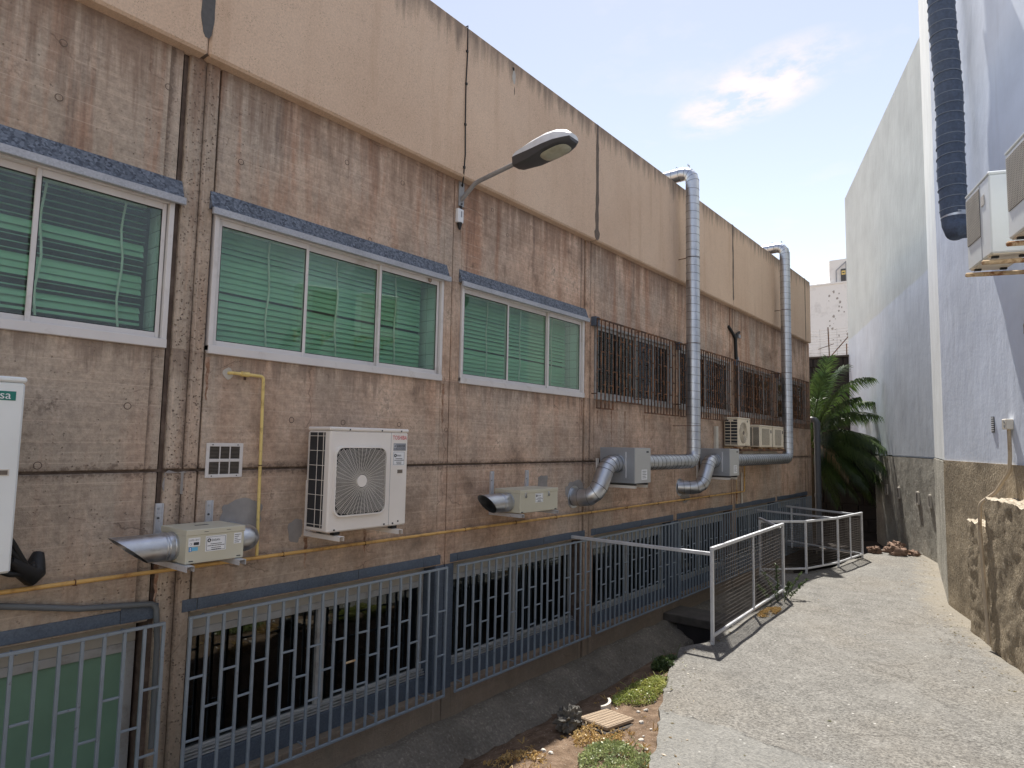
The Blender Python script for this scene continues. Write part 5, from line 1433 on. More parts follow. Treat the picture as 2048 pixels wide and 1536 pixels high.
# grey fan units with spiral ducts --------------------------------
def duct(t, pts, r, rad, name='duct_run', step=0.145, ng=4):
    P_, mk = fillet(pts, rad, ng)
    MB().tube(P_, r, 32).build(name, 'galv', t, smooth=35)
    sm = MB(); mkset = [P_[i] for i in mk]
    n_ = len(P_)
    for i in range(n_ - 1):
        a_, b_ = P_[i], P_[i + 1]; L = (b_ - a_).length; d_ = (b_ - a_).normalized()
        inside = i in mk and (i + 1) in mk and L < 0.3
        if inside or L < 0.08: sm.ring(a_, d_, r + .001, .0035, 32, 4); continue
        k = 0.05
        while k < L - 0.03:
            tilt = d_ + d_.orthogonal().normalized() * 0.09
            sm.ring(a_ + d_ * k, tilt, r + .0008, .0032, 32, 4); k += step
    sm.build('seam', 'galv_seam', t, smooth=60, kind='stuff')
DX = -4.86; DR = 0.125
def fan_unit(y0, lab, labd, yv, wall_y, wall_z, which):
    y1 = y0 + 0.50; z0, z1 = 2.03, 2.545
    t = thing('duct_fan_unit', lab, 'fan unit', (DX, y0 + .25, z0), 0, 'grey duct fan units')
    MB().box(-5.15, -4.575, y0, y1, z0, z1, .006).build('case', 'fanbox_grey', t)
    MB().box(-4.574, -4.566, y0 + .004, y1 - .004, z0 + .004, z1 - .004, .002).build('front_panel', 'panel_grey', t)
    MB().box(-4.72, -4.70, y0 - .012, y0 - .001, z0 + .08, z1 - .06, .003).build('side_rib', 'fence', t)
    MB().box(-5.12, -4.64, y0 - .006, y0 - .001, z0 + .06, z0 + .07).build('side_fold', 'fanbox_grey', t)
    X = -4.566
    s_ = MB().box(X + .0003, X + .002, y0 + .20, y0 + .38, z0 + .05, z0 + .20).build('company_sticker', 'sticker', t)
    ln_ = MB()
    for k in range(5): ln_.box(X + .0021, X + .003, y0 + .23, y0 + .35 - .02 * (k % 2), z0 + .17 - k * .024, z0 + .177 - k * .024)
    ln_.build('fine_print', 'ink', s_, kind='stuff')
    MB().box(X + .0003, X + .002, y0 + .36, y0 + .43, z1 - .07, z1 - .045).build('maker_badge', 'ink', t)
    for yy in (y0 + .05, y1 - .09): MB().box(-5.1, -4.58, yy, yy + .04, z0 - .03, z0 - .001).build('skid', 'galv_seam', t)
    # inlet: down and back into the wall
    pts = [(DX, y0 + .01, z0 + .28), (DX, y0 - .27, z0 + .28), (DX - .04, y0 - .55, wall_z + .0), (-5.285, wall_y, wall_z)]
    duct(t, pts, DR, 0.21, 'inlet_duct', .11, 3)
    ringy(t, (DX, y0 - .006, z0 + .28), (0, 1, 0), DR + .002, 'collar', 'galv', .006)
    mb = MB().disc((WX - .01, wall_y, wall_z), (1, 0, 0), DR + .035, .016, 24); mb.build('wall_collar', 'galv', t)
    for k, yy in enumerate((y0 + .07, y1 - .07)):
        strut_bracket('wall_bracket', ('near' if k == 0 else 'far') + ' bracket under the ' + which + ' grey duct fan unit', 'brackets under the grey fan units', WX, yy, z0 - .072, 0.66, 0.42, 'ac_white', wdt=0.05)
    # exhaust run
    t = thing('exhaust_duct', labd, 'duct', (DX, yv, 2.2), 0, 'galvanised exhaust ducts')
    zc = 2.315; DV = 0.123
    duct(t, [(DX, y1 + .001, zc), (DX, yv, zc), (DX, yv, 7.69), (-5.75, yv - .02, 7.66)], DV, 0.19)
    ringy(t, (DX, y1 + .01, zc), (0, 1, 0), DV + .004, 'collar', 'galv', .008)
    for zz_ in (2.95, 4.45, 6.05):
        b_ = MB().ring((DX, yv, zz_), (0, 0, 1), DV + .003, .004, 32, 4); b_.bar((WX - .002 if zz_ < 5.7 else FX - .002, yv - .02, zz_), (DX - DV * .6, yv - .05, zz_), .012)
        b_.build('pipe_clamp', 'rust', t)
    for dx_ in (.03, -.20):
        MB().bar((DX - .1 + dx_, yv, 7.81), (DX - .1 + dx_ + .0, yv, 7.845), .10, .006).build('fin', 'galv', t)
fan_unit(8.67, 'grey duct fan unit whose inlet bends into the wall near the handrail', 'nearer galvanised duct rising from the grey fan unit over the roof edge', 11.46, 8.12, 1.83, 'nearer')
fan_unit(12.45, 'grey duct fan unit below the three far outdoor units', 'farther galvanised duct rising over the roof edge near the building end', 17.25, 11.72, 1.82, 'farther')

# three older units under the rusty grilles
def old_unit(y0, y1, z0, h, lab, round_fan):
    w_ = y1 - y0; d = 0.30
    t = thing('outdoor_ac_unit', lab, 'air conditioner', (-5.20, (y0 + y1) / 2, z0), pi / 2, 'old outdoor units under the rusty grilles', local=True)
    ac_body(t, w_, d, h, 'ac_old', .008)
    if round_fan:
        MB().box(-w_ / 2 - .003, -w_ / 2 - .0005, -d + .02, -.02, .03, h - .05).build('coil', 'coil', t)
        gm = MB()
        for q in range(8): gm.box(-w_ / 2 - .010, -w_ / 2 - .004, -d + .015, -.015, .05 + q * .065, .062 + q * .065)
        for yy in (-.15,): gm.box(-w_ / 2 - .016, -w_ / 2 - .0101, yy, yy + .012, .03, h - .05)
        gm.build('coil_guard', 'ac_old', t, kind='stuff')
        MB().box(-w_ / 2 - .018, -w_ / 2 - .0005, -.2, -.1, h - .085, h - .055, .003).build('handle', 'ac_old', t)
        MB().disc((-.06, -d - .004, h * .46), (0, 1, 0), .225, .0035, 36).build('fan_opening', 'guard_dark', t)
        fan_guard(t, -.06, h * .46, .222, -d - .008, 'ac_old', 12, 28, .002)
        MB().disc((.19, -d - .006, h * .88), (0, 1, 0), .022, .005, 16).build('badge', 'ink', t)
    else:
        sb = MB().box(-w_ / 2 - .003, -w_ / 2 - .0005, -d + .02, -.02, .03, h - .05); sb.build('coil', 'coil', t)
        gm = MB()
        for q in range(17): gm.box(-w_ / 2 - .009, -w_ / 2 - .0035, -d + .02, -.02, .04 + q * .0245, .048 + q * .0245)
        gm.box(-w_ / 2 - .012, -w_ / 2 - .0091, -.15, -.13, .03, h - .05)
        gm.build('coil_guard', 'ac_old', t, kind='stuff')
        MB().box(-w_ / 2 + .16, w_ / 2 - .22, -d - .006, -d - .0005, .05, h - .08, .003).build('front_grille', 'guard_dark', t)
        gm = MB()
        for q in range(20): gm.box(-w_ / 2 + .165, w_ / 2 - .225, -d - .010, -d - .0061, .057 + q * .019, .066 + q * .019)
        gm.build('grille_bars', 'ac_old', t, kind='stuff')
        MB().box(w_ / 2 - .13, w_ / 2 - .07, -d - .004, -d - .0005, h - .17, h - .10).build('badge', 'ink', t)
    return t
old_unit(13.86, 14.60, 2.605, .60, 'cream outdoor unit with a round fan, nearest of the three under the rusty grilles', True)
old_unit(15.25, 16.14, 2.585, .50, 'cream outdoor unit with a square grille, middle of the three', False)
old_unit(16.22, 17.04, 2.585, .50, 'cream outdoor unit with a square grille, beside the far duct', False)
t = thing('unit_shelf', 'rusty steel shelf under the three old outdoor units', 'shelf', (-5.05, 15.4, 2.5), 0)
for yy in (13.98, 14.48, 15.4, 15.98, 16.36, 16.9):
    MB().box(WX + .001, -4.86, yy - .02, yy + .02, 2.545, 2.582, .003).build('arm', 'rust_bright', t)
MB().box(-4.90, -4.86, 13.9, 17.02, 2.50, 2.544, .003).build('front_angle', 'rust', t)
MB().box(-5.10, -5.05, 13.9, 17.02, 2.505, 2.544, .003).build('rear_angle', 'rust', t)
MB().box(-5.0, -4.93, 14.2, 16.6, 2.42, 2.49, .004).build('plank', 'tan_pipe', t)
MB().box(WX + .001, WX + .06, 13.40, 13.52, 2.35, 3.0, .004).build('pale_board', 'box_grey', label='narrow pale board fixed upright to the wall beside the old units', cat='board')

# wall lamp
t = thing('wall_lamp', 'street lamp head on a curved grey arm below the fascia', 'lamp', (WX, 5.59, 5.36))
MB().box(WX + .001, WX + .018, 5.545, 5.635, 5.36, 5.655, .003).build('wall_plate', 'pole_grey', t)
for zz_ in (5.39, 5.62): MB().disc((WX + .018, 5.59, zz_), (1, 0, 0), .012, .012, 8).build('bolt', 'galv_seam', t)
MB().tube(fillet([(WX + .015, 5.59, 5.44), (-5.02, 5.59, 5.60), (-4.32, 5.59, 5.70)], .22, 8)[0], .026, 14).build('arm', 'pole_grey', t, smooth=60)
HX0, HX1 = -4.42, -3.66
sec = [(0.0, .075, .60, .70, .735), (.06, .10, .578, .69, .765), (.26, .135, .575, .675, .80), (.46, .165, .602, .668, .815), (.60, .165, .617, .669, .806), (.71, .125, .635, .675, .77), (.76, .085, .65, .685, .73)]
tl = lambda x: 5.03 + 0.045 * x / .76
def loft(rings):
    mb = MB(); n = len(rings[0])
    for r_ in rings: mb.v += r_
    for i in range(len(rings) - 1):
        for k in range(n): mb.f.append((i * n + k, i * n + (k + 1) % n, (i + 1) * n + (k + 1) % n, (i + 1) * n + k))
    mb.f.append(tuple(range(n))[::-1]); mb.f.append(tuple((len(rings) - 1) * n + k for k in range(n)))
    return mb
up_r, lo_r = [], []
for (x, hw, zb, zm, zt) in sec:
    X = HX0 + x; o = tl(x)
    up_r.append([(X, 5.59 - hw, o + zm), (X, 5.59 - hw * .9, o + zm + (zt - zm) * .62), (X, 5.59 - hw * .5, o + zt), (X, 5.59 + hw * .5, o + zt), (X, 5.59 + hw * .9, o + zm + (zt - zm) * .62), (X, 5.59 + hw, o + zm)][::-1])
    h2 = hw + .004
    lo_r.append([(X, 5.59 - h2, o + zm - .002), (X, 5.59 - h2 * .88, o + zb + .015), (X, 5.59 - h2 * .6, o + zb), (X, 5.59 + h2 * .6, o + zb), (X, 5.59 + h2 * .88, o + zb + .015), (X, 5.59 + h2, o + zm - .002)])
loft(up_r).build('shell', 'lamp_top', t, smooth=30)
loft(lo_r).build('housing', 'lamp_dark', t, smooth=30)
mb = MB(); n = 20; vs = []
for lay, (sc_, dz) in enumerate(((1.0, -.001), (.9, -.016), (.5, -.026))):
    for k in range(n):
        a_ = 2 * pi * k / n; ca, sa = cos(a_), sin(a_)
        ex = .17 * sc_ * (abs(ca) ** .7) * (1 if ca > 0 else -1); ey = .115 * sc_ * (abs(sa) ** .7) * (1 if sa > 0 else -1)
        xx = .53 + ex; vs.append((HX0 + xx, 5.59 + ey, tl(xx) + .602 + (xx - .46) * .10 + dz))
mb.add(vs, [(l * n + (k + 1) % n, l * n + k, (l + 1) * n + k, (l + 1) * n + (k + 1) % n) for l in range(2) for k in range(n)] + [tuple(2 * n + k for k in range(n))[::-1]])
mb.build('lens', 'lens', t, smooth=60)
t = thing('lamp_cable', 'thin black cable clipped down the fascia to the wall lamp', 'cable', (FX, 5.5, 5.6))
MB().tube([(FX - .10, 5.50, 7.525), (FX + .006, 5.505, 7.522), (FX + .008, 5.51, 7.2), (FX + .008, 5.495, 6.8), (FX + .01, 5.50, 6.3), (FX + .008, 5.515, 5.95), (FX + .006, 5.50, 5.72), (FX - .03, 5.53, 5.655), (WX + .012, 5.60, 5.60)], .0075, 8).build('cable', 'black', t, smooth=60)
for zz_ in (7.2, 6.8, 6.3, 5.78): MB().box(FX + .0005, FX + .02, 5.485, 5.515, zz_ - .014, zz_ + .014, .003).build('clip', 'black', t)
t = thing('junction_box', 'white junction box with a black gland under the wall lamp', 'junction box', (WX, 5.55, 5.10))
MB().box(WX + .001, WX + .05, 5.505, 5.60, 5.15, 5.315, .006).build('case', 'sticker', t)
MB().box(WX + .0503, WX + .053, 5.55, 5.57, 5.215, 5.285).build('marking', 'badge_grey', t)
MB().tube([(WX + .03, 5.555, 5.149), (WX + .03, 5.555, 5.12), (WX + .03, 5.555, 5.07)], .03, 12, True, [.03, .026, .012]).build('gland', 'black', t, smooth=50)
MB().tube([(WX + .03, 5.575, 5.3151), (WX + .02, 5.58, 5.36)], .012, 8).build('lead', 'black', t)

# black forked cable on the third pilaster
t = thing('forked_cable', 'black forked cable on the pilaster above the old outdoor units', 'cable', (WX, 14.6, 3.2))
MB().tube(fillet([(WX + .02, 14.25, 5.22), (WX + .03, 14.40, 5.14), (WX + .04, 14.62, 5.02), (WX + .045, 14.66, 4.5), (WX + .045, 14.67, 3.05)], .1, 5)[0], .035, 10).build('branch', 'black', t, smooth=60)
MB().tube(fillet([(WX + .04, 14.66, 4.95), (WX + .035, 14.70, 5.10), (WX + .03, 14.90, 5.18), (WX - .004, 14.97, 5.18)], .06, 5)[0], .03, 10).build('branch', 'black', t, smooth=60)
MB().box(WX + .001, WX + .04, 14.86, 14.98, 5.05, 5.13, .006).build('bracket_plate', 'badge_grey', t)
t = thing('vertical_trunking', 'grey trunking running down beside the middle rusty grilles', 'trunking', (WX, 14.78, 2.6))
MB().box(WX + .001, WX + .05, 14.74, 14.82, 3.1, 4.6, .004).build('duct_cover', 'badge_grey', t)
t = thing('drop_pipe', 'pale thin pipe dropping from the farther grey fan unit', 'pipe', (WX, 14.85, 1.3))
MB().tube([(WX + .03, 14.95, 2.02), (WX + .03, 14.95, 1.33)], .018, 8).build('tube', 'box_grey', t, smooth=60)
MB().tube([(WX + .02, 14.66, 2.02), (WX + .02, 14.66, 1.33)], .014, 8).build('tube', 'rust_bright', t, smooth=60)

# drainpipe at the far corner
t = thing('drainpipe', 'thick dark grey drainpipe with a bent top at the far building corner', 'pipe', (-5.10, 21.06, -.5))
MB().tube(fillet([(-5.10, 21.06, -.75), (-5.10, 21.06, 3.42), (-5.45, 21.10, 3.44)], .12, 6)[0], .088, 20).build('tube', 'pvc_grey', t, smooth=60)
for zz_ in (2.75, 1.15): MB().tube([(-5.10, 21.06, zz_), (-5.10, 21.06, zz_ + .10)], .098, 20).build('socket', 'pvc_grey', t, smooth=50)
MB().tube([(-5.10, 21.06, 3.18), (-5.10, 21.06, 3.34)], .097, 20).build('socket', 'pvc_grey', t, smooth=50)

# ------------------------------------------------------------------ fences round the light well
def fence_seg(t, a, b, z0, z1, posts, mids, top=.042):
    a = Vector((*a, 0)); b = Vector((*b, 0)); d = (b - a).normalized(); L = (b - a).length
    for s_ in posts:
        q = a + d * s_; MB().bar((q.x, q.y, z0 - .06), (q.x, q.y, z1 - top), .04, .04, .004).build('post', 'fence', t)
    for s_ in mids:
        q = a + d * s_; MB().bar((q.x, q.y, z0 + .10), (q.x, q.y, z1 - top), .028, .028, .003).build('mid_post', 'fence', t)
    MB().bar((a.x - d.x * .02, a.y - d.y * .02, z1 - top / 2), (b.x + d.x * .02, b.y + d.y * .02, z1 - top / 2), top, top, .004).build('top_rail', 'fence', t)
    MB().bar((a.x, a.y, z0 + .09), (b.x, b.y, z0 + .09), .034, .034, .004).build('bottom_rail', 'fence', t)
    wv = MB(); z = z0 + .14; k = 0
    while z < z1 - top - .01:
        sag = .006 * sin(k * 1.7)
        pts = [a + d * (L * q / 6) + Vector((0, 0, z + sag * sin(pi * q / 6) - .006 * sin(pi * q / 6))) for q in range(7)]
        wv.tube(pts, .0023, 4, False); z += .05; k += 1
    s_ = .03
    while s_ < L:
        q = a + d * s_; wv.tube([(q.x, q.y, z0 + .1), (q.x, q.y, z1 - top)], .0019, 4, False); s_ += .05
    wv.build('wire_mesh', 'wire', t, kind='stuff')
t = thing('mesh_fence', 'nearer silver mesh fence panel beside the path, weeds at its foot', 'fence', (-3.26, 9.75, .2), 0, 'mesh fences round the light well')
fence_seg(t, (-3.19, 8.06), (-3.33, 11.44), PZ, 1.355, (0.0, 3.38), (1.72,))
t = thing('mesh_fence', 'short return of silver mesh fence between the nearer and farther fences', 'fence', (-3.76, 12.2, .2), 0, 'mesh fences round the light well')
fence_seg(t, (-3.36, 11.52), (-4.17, 12.90), PZ, 1.27, (1.59,), ())
t = thing('mesh_fence', 'farther long silver mesh fence with returns towards the building', 'fence', (-3.4, 14.8, .2), 0, 'mesh fences round the light well')
nodes = [(-4.19, 12.96), (-3.557, 13.69), (-3.25, 14.88), (-3.10, 16.44)]
for k in range(3):
    L = (Vector(nodes[k + 1]) - Vector(nodes[k])).length
    fence_seg(t, nodes[k], nodes[k + 1], PZ, 1.20, (L,) if k else (0.0, L), (L * .5,))
fence_seg(t, (-3.13, 16.48), (-4.95, 17.4), PZ, 1.15, (1.9,), ())
MB().bar((-3.27, 14.90, 1.165), (-5.22, 15.7, 1.14), .036, .036, .004).build('top_rail', 'fence', t)
MB().bar((WX - .002, 8.06, 1.272), (-3.21, 8.06, 1.272), .042, .042, .004).build('handrail', 'fence', label='level silver handrail from the wall to the first fence post', cat='handrail')
# kerb under the fence, landing in the well
t = thing('concrete_landing', 'dark concrete landing down in the light well behind the fence', 'landing', (-4.3, 11.3, -.85))
MB().box(-5.24, -3.5, 11.0, 11.7, -.46, -.32, .01).build('landing_slab', 'slab', t)
MB().box(-5.0, -3.6, 11.05, 11.65, -1.2, -.461).build('landing_base', 'dark_stone', t)

# ------------------------------------------------------------------ back of the alley
t = thing('dark_stone_wall', 'dark basalt block wall behind the palm at the end of the alley', 'wall', (-7.3, 26.9, -1.2))
MB().box(-12, -5.32, 26.75, 27.3, -1.2, 5.96).build('core', 'mortar', t)
MB().box(-12, -5.30, 26.62, 27.35, 5.962, 6.03, .01).build('coping', 'slab', t)
row = 0; z = 1.2
while z < 5.9:
    hh = U(.30, .42); hh = min(hh, 5.955 - z)
    x = -8.6 + U(0, .3)
    while x < -5.36:
        ww = min(U(.4, .75), -5.34 - x)
        MB().box(x + .008, x + ww - .008, 26.68 + U(-.015, .015), 26.76, z + .008, z + hh - .008, .018).build('stone', 'dark_stone', t)
        x += ww
    z += hh
t = thing('dark_stone_wall', 'low near-black block wall closing the alley under the palm fronds', 'wall', (-4.9, 22.85, -1.2))
MB().box(-6.5, -3.80, 22.74, 23.05, -1.2, 2.95).build('core', 'dark_stone', t)
z = -.3
while z < 2.9:
    hh = min(U(.30, .42), 2.945 - z); x = -6.1 + U(0, .3)
    if hh < .05: break
    while x < -3.84:
        ww = min(U(.4, .75), -3.81 - x)
        MB().box(x + .007, x + ww - .007, 22.69 + U(-.012, .012), 22.75, z + .007, z + hh - .007, .015).build('stone', 'dark_stone', t)
        x += ww
    z += hh
t = thing('wire_fence', 'sagging wire fence with rusty posts on top of the dark block wall', 'fence', (-5.9, 26.9, 6.03))
for (x, h, dx_) in ((-6.02, 1.12, -.03), (-5.33, 1.10, .02), (-5.42, .45, 0), (-7.2, 1.1, .02)): MB().bar((x, 26.9, 6.02), (x + dx_, 26.9, 6.03 + h), .035, .035).build('post', 'rust', t)
MB().bar((-5.95, 26.88, 6.05), (-5.34, 26.88, 6.75), .03, .03).build('brace', 'rust', t)
MB().bar((-6.4, 26.86, 6.33), (-5.85, 26.86, 6.50), .02, .02).build('brace', 'rust', t)
for k in range(10):
    MB().tube([(-7.6, 26.93, 6.12 + k * .105), (-6.4, 26.93, 6.10 + k * .105 + U(-.02, .02)), (-5.31, 26.93, 6.13 + k * .105)], .005, 4).build('wire', 'wire', t)
for x in (-6.35, -5.75): MB().tube([(x, 26.94, 6.03), (x, 26.94, 7.1)], .004, 4).build('wire', 'wire', t)

t = thing('white_building', 'white flat-roofed building with flaking patches behind the alley', 'building', (-10, 50, -1.2))
MB().box(-20, -4, 45, 56, -1.2, 12.95).build('wall', 'white_far', t)
MB().box(-20.05, -3.95, 44.95, 56.05, 12.951, 13.05).build('coping', 'white_far', t)
MB().prism([(-9.97, 45.1), (-4, 45.1), (-4, 55.9), (-14.5, 55.9)], 13.051, 14.52).build('roof_room', 'white_far', t)
for k in range(22):
    x = -9.55 + U(-.35, .35) + .25 * sin(k * .6); z = 9.2 + k * .155 + U(-.2, .2); mb = MB(); n = 7
    r_ = U(.02, .08)
    mb.add([(x + r_ * cos(2 * pi * q / n) * U(.5, 1.2), 44.995, z + 1.4 * r_ * sin(2 * pi * q / n) * U(.5, 1.2)) for q in range(n)], [tuple(range(n))]); mb.build('flaked_patch', 'flake', t)
t = thing('roof_cabinet', 'dark roof cabinet with a yellow sign and a thin triangular frame on the white building', 'cabinet', (-9.1, 44.98, 13.05))
MB().box(-9.30, -8.95, 45.0, 45.09, 13.052, 13.86).build('case', 'lamp_dark', t)
MB().box(-9.25, -9.02, 44.985, 44.999, 13.48, 13.74).build('sign', 'yellow2', t)
MB().box(-9.20, -9.08, 44.975, 44.984, 13.58, 13.64).build('sign_mark', 'ink', t)
for a_, b_ in (((-9.56, 44.99, 13.05), (-9.56, 44.99, 13.8)), ((-9.56, 44.99, 13.8), (-8.98, 44.99, 14.3)), ((-8.98, 44.99, 14.3), (-8.98, 44.99, 13.05))):
    MB().bar(a_, b_, .05).build('strut', 'badge_grey', t)

# palm ------------------------------------------------------------
CR = Vector((-5.55, 22.0, 2.55))
t = thing('palm_tree', 'arching palm growing behind the far corner of the concrete building', 'palm', (CR.x, CR.y, -.6))
MB().tube([(CR.x - .1, CR.y + .1, -.7), (CR.x - .05, CR.y + .05, 1.0), (CR.x, CR.y, 2.4), (CR.x, CR.y, 2.75)], .2, 14, True, [.26, .2, .19, .12]).build('trunk', 'palm_trunk', t, smooth=60)
def frond(ctrl, tip, mat, L=.55, n=58, droop=.8, start=.22):
    c0_, c1_, c2_ = CR + Vector((U(-.06, .06), U(-.06, .06), U(-.1, .15))), Vector(ctrl), Vector(tip)
    B = lambda u: c0_ * (1 - u) ** 2 + c1_ * (2 * u * (1 - u)) + c2_ * u * u
    mb = MB(); pts = [B(k / 14) for k in range(15)]
    mb.tube(pts, .02, 5, True, [.026 * (1 - .85 * k / 14) for k in range(15)])
    for k in range(n):
        u = start + (1 - start) * (k + U(-.3, .3)) / n; u = min(max(u, 0), .995)
        p = B(u); tg = (B(min(u + .02, 1)) - B(u - .02)).normalized()
        sd = tg.cross(Vector((0, 0, 1)))
        if sd.length < .1: sd = Vector((1, 0, 0))
        sd.normalize()
        ll = L * (0.45 + .55 * sin(pi * min(1, .15 + .8 * (u - start) / (1 - start)))) * U(.85, 1.12)
        for sg in (-1, 1):
            d1 = (sd * sg * .75 + tg * .55 + Vector((0, 0, .12 - droop * .3 + U(-.12, .12)))).normalized()
            d2 = (sd * sg * .42 + tg * .45 + Vector((0, 0, -droop + U(-.15, .1)))).normalized()
            m1 = p + d1 * ll * .45; m2 = m1 + d2 * ll * .55
            wv = tg * .017
            mb.add([p - wv * .6, p + wv * .6, m1 + wv, m1 - wv, m2], [(0, 1, 2, 3), (3, 2, 4)])
    mb.build('frond', mat, t)
frond((-5.15, 21.7, 4.4), (-4.85, 21.5, 5.3), 'palm', .62, 60, .25)
frond((-5.2, 21.5, 4.0), (-5.0, 21.3, 4.75), 'palm', .55, 50, .3)
frond((-4.75, 21.6, 4.75), (-3.68, 21.4, 4.66), 'palm', .62, 64, .95)
frond((-4.75, 21.4, 4.0), (-3.5, 21.2, 3.55), 'palm', .66, 64, 1.1)
frond((-4.7, 21.3, 3.75), (-3.28, 21.3, 2.55), 'palm', .85, 70, 1.3)
frond((-4.6, 21.3, 3.5), (-3.3, 21.1, 1.95), 'palm', .75, 64, 1.3)
frond((-4.65, 21.25, 2.95), (-3.75, 21.0, 1.55), 'palm', .7, 64, 1.2)
frond((-4.75, 21.15, 3.0), (-4.22, 20.95, 1.75), 'palm_dead', .55, 56, 1.2)
frond((-4.4, 22.4, 4.5), (-3.7, 22.8, 3.9), 'palm', .6, 56, 1.0)
frond((-4.6, 23.0, 4.2), (-4.2, 23.9, 3.4), 'palm', .6, 50, 1.0)
frond((-5.6, 23.2, 4.8), (-5.6, 24.2, 4.2), 'palm', .6, 50, 1.0)
frond((-6.5, 22.4, 4.8), (-7.4, 22.6, 4.3), 'palm', .6, 50, 1.0)
frond((-5.3, 22.3, 4.6), (-4.7, 22.9, 5.2), 'palm', .6, 50, .5)
frond((-4.9, 21.6, 3.3), (-4.0, 21.5, 2.9), 'palm', .7, 50, 1.2)
frond((-4.8, 21.4, 2.4), (-4.1, 21.3, 1.2), 'palm', .6, 46, 1.1)

frond((-4.9, 21.5, 3.9), (-4.1, 21.6, 4.1), 'palm', .7, 56, .9)
frond((-4.7, 21.8, 3.4), (-3.7, 22.0, 2.9), 'palm', .8, 60, 1.2)
frond((-4.9, 21.9, 2.7), (-4.0, 22.1, 1.7), 'palm', .8, 60, 1.2)
frond((-5.0, 21.4, 2.2), (-4.6, 21.3, .9), 'palm', .6, 46, 1.1)
for (c_, t_, l_) in (((-4.6, 21.3, 3.3), (-3.45, 21.2, 2.2), .95), ((-4.7, 21.2, 2.9), (-3.9, 21.1, 1.8), .9), ((-4.5, 21.7, 3.0), (-3.5, 21.8, 1.6), .95), ((-4.9, 21.2, 2.5), (-4.35, 21.05, 1.5), .7), ((-4.6, 22.0, 2.6), (-3.9, 22.3, 1.2), .95)):
    frond(c_, t_, 'palm', l_, 74, 1.35)
# ------------------------------------------------------------------ rocks, cover, plants
def atz(px, py, z):
    d = pix_dir(px, py); t_ = (z - EYE.z) / d.z
    return EYE + d * t_
def blob(c, sx_, sy_, sz_, seed, n=14, m_=9, amp=.35, fr=2.2):
    mb = MB(); c = Vector(c)
    for j in range(m_ + 1):
        th = pi * j / m_
        for i in range(n):
            ph = 2 * pi * i / n; d_ = Vector((sin(th) * cos(ph), sin(th) * sin(ph), cos(th)))
            k = 1 + amp * mnoise.noise(d_ * fr + Vector((seed, seed * 2, 0))) + amp * .5 * mnoise.noise(d_ * fr * 2.7 + Vector((seed, 0, 7)))
            mb.v.append((c.x + d_.x * sx_ * k, c.y + d_.y * sy_ * k, c.z + d_.z * sz_ * k))
    for j in range(m_):
        for i in range(n): mb.f.append((j * n + i, (j + 1) * n + i, (j + 1) * n + (i + 1) % n, j * n + (i + 1) % n))
    return mb
for k, (x, y, s_, lab) in enumerate(((-3.02, 17.4, .20, 'brown boulder closest to the end fence post'), (-2.80, 17.75, .17, 'second brown boulder from the end fence post'), (-2.58, 17.45, .27, 'largest brown boulder at the end of the path'), (-2.28, 17.6, .17, 'rounded boulder beside the grey roughcast wall'), (-2.72, 18.3, .26, 'dark boulder half hidden behind the largest one'))):
    blob((x, y, .21 + s_ * .22), s_ * .7, s_ * .62, s_ * .5, k * 3.1 + 1, 18, 12, .6, 2.6).build('boulder', 'rock', label=lab, cat='rock', group='boulders at the end of the path', smooth=35)
q = atz(1136, 1462, .09); sz0 = soil_z(q.x, q.y)
blob((q.x, q.y, sz0 + .075), .085, .13, .10, 4.4, 26, 18, .75, 3.2).build('lava_rock', 'lava', label='dark porous upright stone beside the tan cover plate', cat='rock', smooth=30)
PC = atz(1213, 1438, .15)
t = thing('cover_plate', 'tan patterned cover plate lying tilted on the soil', 'cover plate', (PC.x, PC.y, soil_z(PC.x, PC.y)))
zc = soil_z(PC.x, PC.y)
rt = Matrix.Rotation(radians(-6), 3, 'Z') @ Matrix.Rotation(radians(-5), 3, 'X')
ax3 = [rt @ Vector(v) for v in ((1, 0, 0), (0, 1, 0), (0, 0, 1))]
cc = Vector((PC.x, PC.y, zc + .055))
MB().obox(cc, ax3, (.155, .205, .014), .004).build('plate', 'terracotta', t)
mb = MB()
for i in range(7):
    for j in range(10):
        q = cc + ax3[0] * (-.126 + .042 * i) + ax3[1] * (-.18 + .04 * j) + ax3[2] * .018
        mb.obox(q - ax3[2] * .0012, ax3, (.0182, .0182, .0018), .001)
mb.build('raised_pattern', 'terracotta', t, kind='stuff')
MB().obox(cc + Vector((.03, -.04, -.045)), ax3, (.15, .20, .027), .01).build('concrete_collar', 'slab', t)
mb = MB(); n = 12; SH = atz(1212, 1418, .12); zc = soil_z(SH.x + .06, SH.y)
for k in range(n + 1):
    a_ = -1.0 + 2.1 * k / n
    for (rr, zz_) in ((.10, .0), (.10, .05), (.075, .05), (.075, .0)):
        mb.v.append((SH.x - .06 + rr * cos(a_), SH.y + rr * sin(a_), zc + zz_ + .03 * k / n))
for k in range(n):
    for q in range(4): mb.f.append((k * 4 + q, (k + 1) * 4 + q, (k + 1) * 4 + (q + 1) % 4, k * 4 + (q + 1) % 4))
mb.f += [(0, 1, 2, 3), (n * 4 + 3, n * 4 + 2, n * 4 + 1, n * 4)]
mb.build('curved_shard', 'limb', label='pale curved shard behind the tan cover plate', cat='shard')
st_ = []
for k in range(46):
    x, y = U(-3.4, -2.55), U(4.2, 6.6)
    if x > lerp_tab(LEFT, y) - .05: continue
    st_.append((x, y))
pm = [blob((0, 0, 0), .02, .017, .012, k * 2.3, 8, 5, .4).mesh('pebble', 'limb' if k else 'rock', 40) for k in range(3)]
mb = MB()
